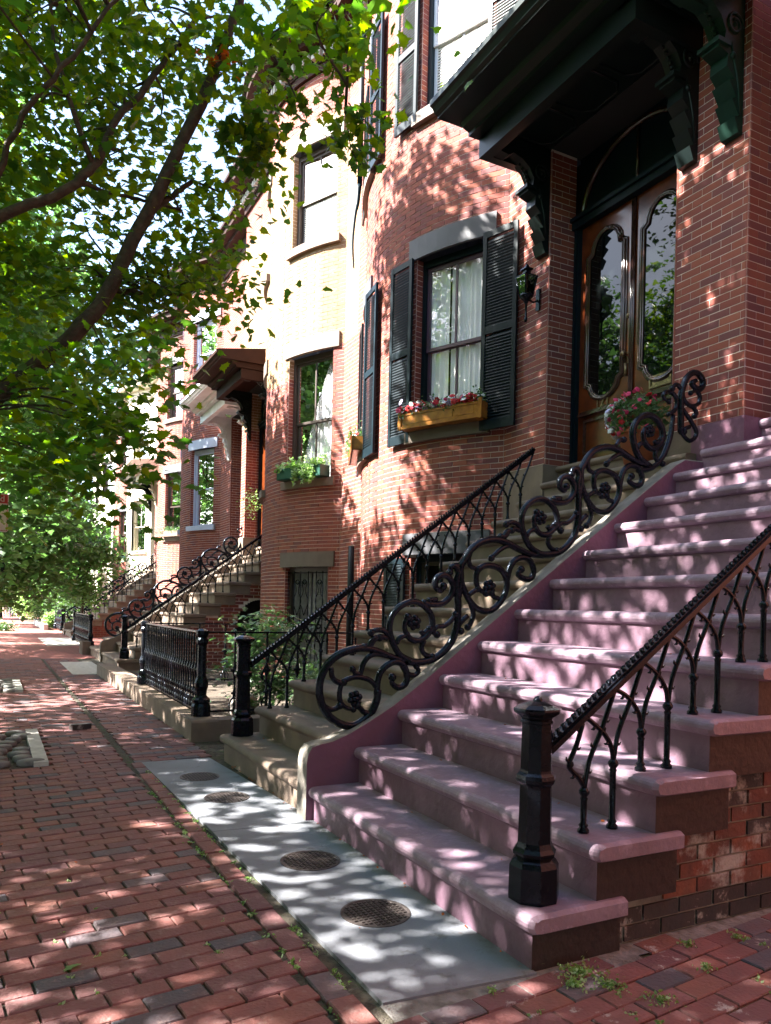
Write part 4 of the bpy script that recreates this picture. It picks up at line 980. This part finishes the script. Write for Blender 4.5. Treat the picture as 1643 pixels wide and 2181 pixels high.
extra=[(-1.8,5.8,6.2,1.0),(-2.6,6.5,6.4,1.5),(-3.4,8,6.2,1.6),(-2.3,9,7.2,1.5),(-.8,8.2,7.6,1.5),(.6,9.2,7.8,1.1),(-3.0,9.8,6.0,1.4),(-.6,5.4,6.9,1.0),(.5,6.4,7.6,.9),(-2.4,7.6,4.6,1.3),(-1.0,9.6,8.6,1.2),(1.3,5.6,7.3,.7)]
limbs=[([(-.45,7.55,-.05),(-.42,7.55,1.2),(-.36,7.5,2.4),(-.30,7.45,3.2)],.17,.14),
 ([(-.36,7.5,2.3),(-.15,7.44,2.85),(.033,7.4,3.12),(.68,7.2,3.79),(1.22,7.0,4.95),(1.61,6.8,5.93),(1.75,6.65,6.35),(1.9,6.5,6.9)],.092,.036),
 ([(-.30,7.45,3.2),(-.2,7.2,4.2),(.002,7.0,4.47),(.455,7,4.79),(.745,7,5.15),(.854,7,5.47),(1.198,7,6.03),(1.558,7,6.67)],.052,.022),
 ([(.60,7.23,3.75),(.9,7.4,4.15),(1.2,7.7,4.35),(1.7,7.9,4.5)],.035,.015),
 ([(1.16,7.02,4.8),(1.35,7.05,5.0),(1.58,7.1,5.25)],.035,.02),
 ([(.55,7,4.9),(.9,7.1,4.95),(1.2,7.2,5.0),(1.5,7.3,5.05)],.02,.01),
 ([(-.3,7.45,3.2),(-.7,7.6,4.6),(-.6,8,6.2),(-.5,8.3,7.6)],.12,.04),
 ([(-.33,7.45,3.0),(-1.2,7.3,4.2),(-2.2,7.4,5.2),(-3.2,7.8,6.0)],.10,.03),
 ([(-.1,7.2,4.4),(.1,6.8,5.1),(.5,6.6,5.7),(.9,6.5,6.3),(1.5,6.3,6.5)],.03,.012),
 ([(.7,7.0,5.1),(.4,6.9,5.8),(.3,6.9,6.5)],.025,.01),
 ([(1.9,6.5,6.9),(2.3,6.2,6.7),(2.6,5.97,6.29),(2.6,5.97,5.56),(2.74,6.02,5.18)],.02,.004),
 ([(2.0,6.5,6.4),(2.22,6.28,5.82),(2.33,6.23,5.58)],.012,.004),([(2.62,5.96,5.65),(2.8,5.87,5.45),(2.89,5.82,5.25)],.006,.003)]
sp=[(2.6,5.97,6.2,.16),(2.6,5.97,5.95,.15),(2.6,5.97,5.5,.13),(2.68,6.05,5.36,.13),(2.74,6.0,5.2,.11),(2.33,6.23,5.62,.16),(2.84,5.86,5.42,.10),(2.35,6.1,6.45,.16),(2.0,6.8,5.6,.25)]
NEAR=tree('maple_tree','big maple with forked grey branches arching over the sidewalk at the left','' or (-.45,7.55,-.05),limbs,T1_BLOBS+extra,980,28,.096,'maple',M['leaf'],5,.17,single=280,twigs=420)
P,_=sprays([b for b in sp],70,9,np.random.default_rng(9),.5,.07); link(leafmesh('hanging_sprigs',P,.10,'maple',M['leaf'],8,.8),'hanging_sprigs',NEAR,kind='stuff')
P,_=sprays([(1.72,6.62,6.15,.2),(1.62,6.7,5.75,.16),(1.1,6.8,5.5,.1),(1.5,6.3,6.6,.15)],10,8,np.random.default_rng(19),1.2,.05); link(leafmesh('dry_leaves',P[:45],.07,'maple',M['dryleaf'],8,1.2),'dry_leaves',NEAR,kind='stuff')
up=[(0,9.6,9.8,1.2),(-1.2,9,9.6,1.4),(1.1,9.2,9.5,.9),(.3,7.8,9.2,1.1),(1.2,7.4,9.0,.9),(-.8,7.6,9.2,1.2),(0,10.2,10.6,1.0),(.9,10,10.4,.8),(.3,6.2,8.9,1.0),(1.3,5.7,8.3,.9),(-2.6,8.6,8.6,1.4),(-2.2,6.8,8.2,1.3),(-2.8,11.5,8.2,1.3),(-3.8,8.3,7.2,1.3),(-4.2,6.4,6.2,1.1),(-3.4,4.7,5.6,.9),(-4.6,9.2,5.4,1.1),(-5.4,7.6,5.2,1.0),(-3.9,4.1,4.4,.9),(-2.2,3.3,5.0,1.0),(-.9,3.7,5.2,.8),(-1.2,2.6,5.2,.8),(-3,13.4,8.8,1.2),(-2.4,12.4,7.6,.9),(.2,4.6,6.3,.8),(1.0,4.2,6.3,.6),(-.6,4.0,5.6,.8),(-2.8,5.4,5.2,.8),(-1.7,4.7,4.9,.5),(-4.6,5.2,4.6,1.2),(-5,6.4,4.6,1.2),(-4.2,7.4,4.4,1.1),(-4.8,9,4.8,1.2),(-4.6,10.6,5,1.1)]
P,_=sprays(up,1120,30,np.random.default_rng(33),.22,.28); link(leafmesh('shade_sprays',P,.13,'maple_lo',M['leaf'],12,.5),'shade_sprays',NEAR,kind='stuff')  # unseen leaf clumps, added to block sun on walls, steps and sidewalk
def simpletree(x,y,h,r,lab,seed,ncl=700,size=.16,kind='maple_lo',lo=2.6,lean=0,mt='farleaf',tr=.15,name='maple_tree',cr=None,per=22,gap=1.0):
    rg=random.Random(seed); bl=[]
    for i in range(16):
        a=rg.uniform(0,6.28); q=rg.uniform(.15,.8)*r; z=rg.uniform(lo+.4,h-.6); k=math.sin(math.pi*min(1,max(.12,(z-lo)/(h-lo))))**.6
        bl.append((x+q*k*math.cos(a),y+q*k*math.sin(a),z,rg.uniform(.35,.55)*r*.9))
    lb=[([(x,y,-.05),(x+lean*.3,y,lo*.6),(x+lean,y,lo+.8),(x+lean,y,h*.75)],tr,.04)]
    for i in range(5):
        q=bl[i*3]; lb.append(([(x+lean*.7,y,lo+.2+i*.3),((x+q[0])/2,(y+q[1])/2,(lo+q[2])/2+.4),q[:3]],.05,.015))
    return tree(name,lab,(x,y,0),lb,bl,ncl,per,size,kind,M[mt],seed,tr,sx=.34,tilt=.7)
T2=simpletree(-.75,15.6,9.4,3.4,'second street maple, its crown behind the near one',21,900,.15)
P,_=sprays([(-4,12,5.5,1.0),(-4.6,13.8,5.2,1.1),(-4,15.8,5,1.1),(-5,17.5,5.5,1.6),(-4.5,20,5.5,1.6),(-5,22.5,6,1.6),(-4.5,26,6,1.7),(-4.5,30,6,1.8),(-4.5,34,6.5,1.8),(-3.5,10.4,5.2,.9),(-2,18.5,8,1.5)],520,26,np.random.default_rng(35),.22,.34); link(leafmesh('dapple_sprays',P,.17,'maple_lo',M['farleaf'],13,.5),'dapple_sprays',T2,kind='stuff')  # unseen leaves over the street, added to dapple the far sidewalk
simpletree(-.3,24,11,4.1,'third street tree with dark trunk beside the far sidewalk',22,1500,.17,tr=.16)
simpletree(-.3,33,8.5,3.6,'street tree down the block casting shade on the far sidewalk',23,700,.2)
simpletree(.2,44,9,4.2,'distant street tree with light green crown',24,650,.25)
simpletree(.6,58,10,5,'hazy street tree at the end of the view',25,600,.32)
simpletree(2.6,26.0,3.9,1.2,'small front-garden tree with pale green leaves before the cream house',26,170,.13,lo=1.3,tr=.05,name='garden_tree')
simpletree(3.0,38.5,6.8,2.0,'garden tree with thin dark trunk beyond the cream house',27,420,.17,lo=1.8,tr=.11,name='garden_tree')
simpletree(3.2,50,8,2.8,'tall garden tree hiding the distant houses',28,420,.26,lo=1.6,tr=.12,name='garden_tree')
simpletree(-2.9,1.4,8.5,3.0,'street tree behind the viewer shading the foreground bricks',31,560,.13,'maple_lo',lo=3.6)
simpletree(-.8,-3.2,10,4.2,'unseen tall tree behind the viewer, added to cut sky light on the near steps',32,1000,.24,lo=1.6)  # out of view, added to darken faces turned to the open sky
simpletree(2.2,-9,9,4.5,'unseen tree farther behind the viewer, added to cut sky light',33,700,.32,lo=1.0)  # also out of view, added to cut sky light from behind
for i,(ya,yb,c_) in enumerate(((-14,-2,'brick'),(-1.9,10,'brick'),(10.1,24,'brick'))):  # unseen blocks added to cut light from the low sky
    b=MB(); b.box(-24,-16,ya,yb,-.1,11.5)
    for z in (1.2,4.4,7.6):
        y=ya+.8
        while y<yb-1.4: b.box(-16.0,-15.97,y,y+1.1,z,z+1.9); y+=2.3
    solo(b,'brick_house',M['brick'][1],(-16,ya,0),('unseen house across the street, added to block low sky behind the viewer','unseen house added to block low sky, opposite the mauve steps','unseen house added to block low sky, opposite the fenced garden')[i],'house','unseen houses added across the street')
# row across the street, seen in the window panes
for i,(x,y) in enumerate(((-11,2),(-11.5,11),(-11,20))): simpletree(x,y,11,4.2,('tree across the street mirrored in the nearest windows','tree across the street mirrored in the door glass','farther tree across the street')[i],41+i,520,.28)
# ---------------------------------------------------------------- hedges, shrubs, garden plants
def shrub(name,lab,cat,c,r,h,n,size,mt='shrubleaf',kind='quad',seed=1,stem=True,flat=.8,sx=.12,grp=None,tilt=.8):
    t=thing(name,lab,cat,(c[0],c[1],c[2]),grp); rg=np.random.default_rng(seed)
    bl=[(c[0],c[1],c[2]+h*.55,1.0,(r*.9,r*.9,h*.45))]
    P,cen=sprays(bl,n,12,rg,flat,sx); P=P[P[:,2]>c[2]]
    link(leafmesh('foliage',P,size,kind,M[mt],seed,tilt),'foliage',t,kind='stuff')
    if stem:
        b=MB()
        for q in cen[:9]: b.tube(catmull([(c[0]+rg.normal(0,.02),c[1]+rg.normal(0,.02),c[2]-.02),((c[0]+q[0])/2+.02,(c[1]+q[1])/2,(c[2]+q[2])/2+.05),tuple(q)],3),[.012-.0015*k for k in range(7)],5)
        part(b,'stems',M['bark'],t,'stuff')
    return t
shrub('conifer_shrub','feathery light green shrub behind the cast iron fence','shrub',(2.95,8.7,0),.45,1.3,150,.075,kind='frond',flat=.25,sx=.16,seed=51,tilt=.35)
shrub('conifer_shrub','dark green shrub filling the garden corner by the brown steps','shrub',(3.3,7.4,0),.5,.75,130,.07,kind='frond',flat=.3,sx=.14,seed=52,tilt=.5)
shrub('conifer_shrub','low garden shrub before the barred basement door','shrub',(4.1,9.6,0),.45,.6,80,.07,kind='frond',flat=.3,sx=.14,seed=53,tilt=.5)
shrub('ground_ivy','ivy patch at the foot of the basement wall','ivy',(4.6,11.6,0),.4,.35,50,.07,kind='quad',seed=54,stem=False)
for i,(x,y,r,h,l,s_) in enumerate(((2.75,45.5,1.0,1.7,'clipped round hedge along the far sidewalk',.09),(2.3,52,1.2,1.8,'bright green hedge beyond the round one',.12),(2.2,66,1.8,2.1,'loose green bushes at the vanishing point',.2),(3.4,36.5,.9,1.9,'leafy bush beside the farthest iron fence',.1),(2.55,38.2,.45,.8,'yellow-green low plant at the fence foot',.1))):
    shrub('hedge' if i<3 else 'bush',l,'hedge' if i<3 else 'bush',(x,y,0),r,h,int(260),s_,seed=60+i,stem=False,mt='vine' if i in(1,4) else 'shrubleaf',sx=.14*r)
shrub('fallen_branch','leafy twig lying on the far sidewalk','branch',(.5,36,0),.5,.28,50,.1,seed=77,stem=False)
b=MB(); b.obox((2.2,41.5,.12),.18,9,.26,0); solo(b,'garden_curb',M['palestone'],(2.2,37,0),'low pale curb in front of the far hedge','curb')
b=MB()
# moss and weeds in the joints
rg=np.random.default_rng(5); W=[]
def tuft(x,y,n,s_,h_):
    for i in range(n):
        a=rg.uniform(0,6.28); q=abs(rg.normal(0,s_)); W.append((x+q*math.cos(a),y+q*math.sin(a),.0+rg.uniform(0,h_)))
tuft(1.98,2.18,260,.045,.03); tuft(1.90,2.12,120,.03,.02); tuft(2.02,2.06,140,.035,.02); tuft(2.55,2.17,70,.02,.02); tuft(2.8,2.13,60,.02,.02); tuft(2.1,1.9,120,.03,.02); tuft(2.45,2.0,50,.02,.015); tuft(1.6,2.2,30,.02,.015)
for i in range(34): tuft(1.145+rg.normal(0,.004),rg.uniform(2.0,6.4),14,.012,.008)
for i in range(30): tuft(1.035+rg.normal(0,.004),rg.uniform(1.8,5.6),14,.013,.008)
for i in range(26): tuft(rg.uniform(0,.9),rg.uniform(1.7,4.0),9,.008,.004)
for i in range(40): tuft(rg.uniform(1.3,3.2),rg.uniform(1.4,2.15),12,.014,.008)
me=leafmesh('weeds',np.array(W),.016,'quad',M['vine'],3,1.3); o=link(me,'weeds'); tag(o,'small green weeds and moss growing in the brick joints','weeds',kind='stuff')
for x,y,a,l in ((.30,2.98,.4,'pale fallen leaf on the foreground bricks'),(.02,2.62,1.2,'fallen leaf at the left edge of the bricks')):
    o=link(leafmesh('fallen_leaf',np.zeros((1,3)),.09,'maple',M['vine'],2,.1),'fallen_leaf',None,(x,y,.012)); o.rotation_euler.z=a; tag(o,l,'leaf')
LP=[]
for i in range(70): LP.append((rg.uniform(-.6,3.2),rg.uniform(1.6,7),.008))
for i in range(40): LP.append((1.80+abs(rg.normal(0,.02)),rg.uniform(2.3,6.4),.012))
for k in range(1,9):
    for i in range(7): LP.append((NOSE(k+1)-rg.uniform(.0,.05),rg.uniform(2.3,6.4),ZT(k)+.006))
LP=np.array([q for q in LP if not(q[2]<.02 and q[0]>1.86)])
o=link(leafmesh('litter',LP,.022,'quad',M['dryleaf'],6,.25),'litter'); tag(o,'small dry leaf litter scattered on the bricks and steps','litter',kind='stuff')
# ---------------------------------------------------------------- flower boxes
def petals(t,P,mts,r=.031,seed=1):
    rr=random.Random(seed); mm={}
    for p in P:
        k=rr.choice(mts)
        if k not in mm:
            b=MB(); 
            for q in range(5):
                a=q*2*math.pi/5; b.lathe([(r*.62,0),(r*.5,.004)],(r*.62*math.cos(a),r*.62*math.sin(a),0),6)
            b.ball((0,0,.004),r*.3,6,3); mm[k]=b.mesh('blossom',M[k])
        o=link(mm[k],'blossom',t,p); o.rotation_euler=(rr.uniform(-1.0,.3),rr.uniform(-1.3,-.3),rr.uniform(0,6)); s_=rr.uniform(.8,1.25); o.scale=(s_,)*3
def boxplanter(lab,path,sc,w,z,mt,flow,seed,vine=False,h=.2,trail=0,turnmat='shrubleaf',grp='window boxes',dep=.22,n=40):
    f,l=lf(path,sc-w/2,sc+w/2,.0); p=path.at(sc); base=(p[0]+p[2]*.1,p[1]+p[3]*.1,z); t=thing('window_box',lab,'planter',base,grp); hw=w/2; o0=.02
    b=MB(f); b.quad((-hw,o0,z),(hw,o0,z),(hw,o0,z+h),(-hw,o0,z+h)); e=.03
    def bx(*a): b.box(*a)
    bx(-hw,hw,o0,o0+.02,z,z+h); bx(-hw+.0,hw,o0+dep-.02,o0+dep,z,z+h); bx(-hw,-hw+.02,o0,o0+dep,z,z+h); bx(hw-.02,hw,o0,o0+dep,z,z+h); bx(-hw,hw,o0,o0+dep,z,z+.02)
    if mt=='amber':
        bx(-hw-.015,-hw+.03,o0+dep,o0+dep+.018,z-.01,z+h+.03); bx(hw-.03,hw+.015,o0+dep,o0+dep+.018,z-.01,z+h+.03); bx(-hw,hw,o0+dep,o0+dep+.014,z+.0,z+.03); bx(-hw,hw,o0+dep,o0+dep+.010,z+h-.03,z+h-.012); bx(-hw+.1,-hw+.35,o0+dep,o0+dep+.006,z+.06,z+h-.05); bx(-hw+.4,hw-.12,o0+dep,o0+dep+.006,z+.06,z+h-.05)
    part(b,'box',M[mt],t)
    b=MB(f); b.quad((-hw,o0,z+h-.03),(hw,o0,z+h-.03),(hw,o0+dep,z+h-.03),(-hw,o0+dep,z+h-.03)); part(b,'soil',M['soil'],t)
    rg=np.random.default_rng(seed); P=[]
    for i in range(520): a=rg.uniform(-hw,hw); q=rg.uniform(o0,o0+dep+.05); P.append(f(a,q,z+h-.02+abs(rg.normal(0,.075))+.04*math.sin(a*9)))
    for i in range(trail):
        a=rg.uniform(-hw*.8,hw*.2); L=rg.uniform(.1,.42)
        for k in range(int(L*60)): P.append(f(a+.02*math.sin(k*.7)+rg.normal(0,.012),o0+dep+.03+rg.normal(0,.01),z+h-k*.014))
    link(leafmesh('foliage',np.array(P),.062 if vine else .045,'maple_lo' if vine else 'quad',M['vine' if vine else turnmat],seed,.9),'foliage',t,kind='stuff')
    if flow: petals(t,[f(rg.uniform(-hw,hw),rg.uniform(o0+.05,o0+dep+.06),z+h+.02+abs(rg.normal(0,.05))) for i in range(n)],flow,seed=seed)
    return t
s1a=P1.sy(9.33-RB*math.sin(R(23))); s1b=P1.sy(9.33+RB*math.sin(R(23))); s2a=P2.sy(14.1-RB*math.sin(R(23.5)))
boxplanter('amber wooden window box with red and white flowers on the nearest sill',P1,s1a-.03,1.22,3.625,'amber',['red','red','red','pink','white','lilac'],71,n=110)
boxplanter('amber window box seen end-on, on the far window of the nearest house',P1,s1b,1.22,3.625,'amber',['red','pink','white'],72,n=30)
boxplanter('dark green window box with trailing variegated ivy before the lace curtains',P2,s2a,1.1,3.625,'greenplastic',None,73,vine=True,trail=16,dep=.24)
boxplanter('dark window box on the near window of the house behind the blue-trimmed one',P4,P4.sy(28.1-RB*math.sin(R(25))),1.1,3.625,'stone',None,74)
shrub('hanging_plant','hanging plant by the second door, half hidden by the bow front','plant',(5.1,16.35,3.2),.12,.7,22,.05,mt='vine',seed=75,stem=False)
# pot of flowers on the top step
t=thing('flower_pot','terracotta pot of crimson and white flowers on the landing before the door','plant pot',(5.30,5.20,2.735))
b=MB(); b.lathe([(.13,0),(.18,.26),(.20,.27),(.20,.31),(.17,.31),(.16,.28)],(5.30,5.20,2.735),16); part(b,'pot',M['terracotta'],t)
rg=np.random.default_rng(81); d=rg.normal(size=(900,3)); d/=np.linalg.norm(d,axis=1)[:,None]; P=np.array([5.28,5.20,3.17])+d*np.array([.26,.29,.22])*rg.uniform(.5,1,(900,1)); link(leafmesh('foliage',P,.05,'quad',M['shrubleaf'],82,.9),'foliage',t,kind='stuff')
d=rg.normal(size=(110,3)); d[:,0]=-abs(d[:,0]); d/=np.linalg.norm(d,axis=1)[:,None]
def pet2(sel,m_,sd): petals(t,[tuple(np.array([5.28,5.20,3.17])+q*np.array([.27,.31,.24])) for q in sel],m_,.021,sd)
pet2([q for q in d if q[1]<.35][::2],['pink','pink','red'],83); pet2([q for q in d if q[1]>=.35],['white','lilac','white','red'],84)
# ---------------------------------------------------------------- sign, lamp, people
t=thing('parking_sign','white parking sign with red band on a post, cut by the left edge','street sign',(-.02,10.1,0))
x1,zt,zb=.165,2.595,2.14; x0=x1-.32
b=MB(); b.prism([(x0+.02,zb),(x1-.02,zb),(x1,zb+.02),(x1,zt-.02),(x1-.02,zt),(x0+.02,zt),(x0,zt-.02),(x0,zb+.02)],10.10,10.104); pl=part(b,'plate',M['signwhite'],t)
b=MB(); b.box(x0+.012,x1-.012,10.096,10.0985,zt-.115,zt-.014); part(b,'red_band',M['signred'],t)
b=MB()
for q in ((x0+.010,x0+.017,zb+.012,zt-.012),(x1-.017,x1-.010,zb+.012,zt-.012)): b.box(q[0],q[1],10.097,10.0995,q[2],q[3])
b.box(x0+.017,x1-.017,10.097,10.0995,zb+.012,zb+.019); part(b,'red_border',M['signred'],t)
def text(s_,size,x,z,y,mt,parent,nm,al='RIGHT'):
    cu=bpy.data.curves.new(nm,'FONT'); cu.body=s_; cu.size=size; cu.extrude=.0008; cu.align_x=al; cu.materials.append(mt)
    tmp=bpy.data.objects.new('t',cu); COL.objects.link(tmp); dg=bpy.context.evaluated_depsgraph_get(); me=bpy.data.meshes.new_from_object(tmp.evaluated_get(dg)); bpy.data.objects.remove(tmp)
    me.transform(Matrix.Translation((x,y,z))@Matrix.Rotation(R(90),4,'X')); link(me,nm,parent)
text('nd',.105,x1-.04,zt-.095,10.094,M['signwhite'],t,'lettering'); text('t.',.10,x1-.045,zt-.21,10.097,M['signblack'],t,'lettering')
b=MB(); b.tube([(x0+.16,10.13,-.05),(x0+.16,10.13,2.75)],.022,8); part(b,'post',M['iron'],t)
t=thing('street_lamp','pale green globe street lamp at the left edge below the sign','street lamp',(-.05,14,0))
b=MB(); b.ball((.06,14,2.12),.105,16,10,sz=1); part(b,'globe',M['globe'],t); b=MB(); b.tube([(.06,14,0),(.06,14,2.02)],.02,8); b.lathe([(.07,0),(.05,.1),(.025,.2)],(.06,14,0),8); part(b,'post',M['iron'],t)
t=thing('street_lamp','thin dark post beside the far sidewalk at the left edge','post',(.13,22,0)); b=MB(); b.tube([(.13,22,0),(.13,22,2.2)],.035,8); b.box(.0,.3,21.9,22.1,2.05,2.3); part(b,'post',M['iron'],t)
def person(x,y,h,lab,top,leg,stride):
    t=thing('person',lab,'person',(x,y,0),'people walking far down the sidewalk'); k=h/1.75
    E=[((0,0,.95),.14),((0,0,1.15),.13),((0,0,1.38),.16),((0,0,1.52),.055),((0,0,1.60),.075),((0,0,1.72),.07)]
    def body(ch,nm,mt):
        b=MB()
        for pts,rr in ch: b.tube([(x+p[0]*k,y+p[1]*k,p[2]*k) for p in pts],[r*k for r in rr],8)
        part(b,nm,M[mt],t)
    body([([(0,0,.86),(0,0,1.0),(0,0,1.2),(0,0,1.42),(0,0,1.48)],[.13,.14,.13,.17,.07])]+[([(s_*.17,0,1.42),(s_*.22,.02,1.15),(s_*.21,-.08,.92)],[.055,.045,.035]) for s_ in(-1,1)],'clothing',top)
    body([([(s_*.08,0,.9),(s_*.09,s_*stride*.5,.5),(s_*.09,s_*stride,.06),(s_*.09,s_*stride-.14,.03)],[.09,.065,.045,.035]) for s_ in(-1,1)],'trousers',leg)
    body([([(0,0,1.46),(0,0,1.54),(0,-.01,1.60),(0,-.01,1.68),(0,0,1.75)],[.05,.05,.085,.09,.04])],'head','skin')
    b=MB(); b.ball((x,y+.02*k,1.68*k),.10*k,8,5); part(b,'hair',M['cloth2'],t)
person(1.35,62,1.75,'person in light clothing walking toward the camera, far off','cloth','cloth2',.2)
person(.95,63,1.65,'person in dark clothing walking beside the lighter-dressed one','cloth2','cloth',-.2)
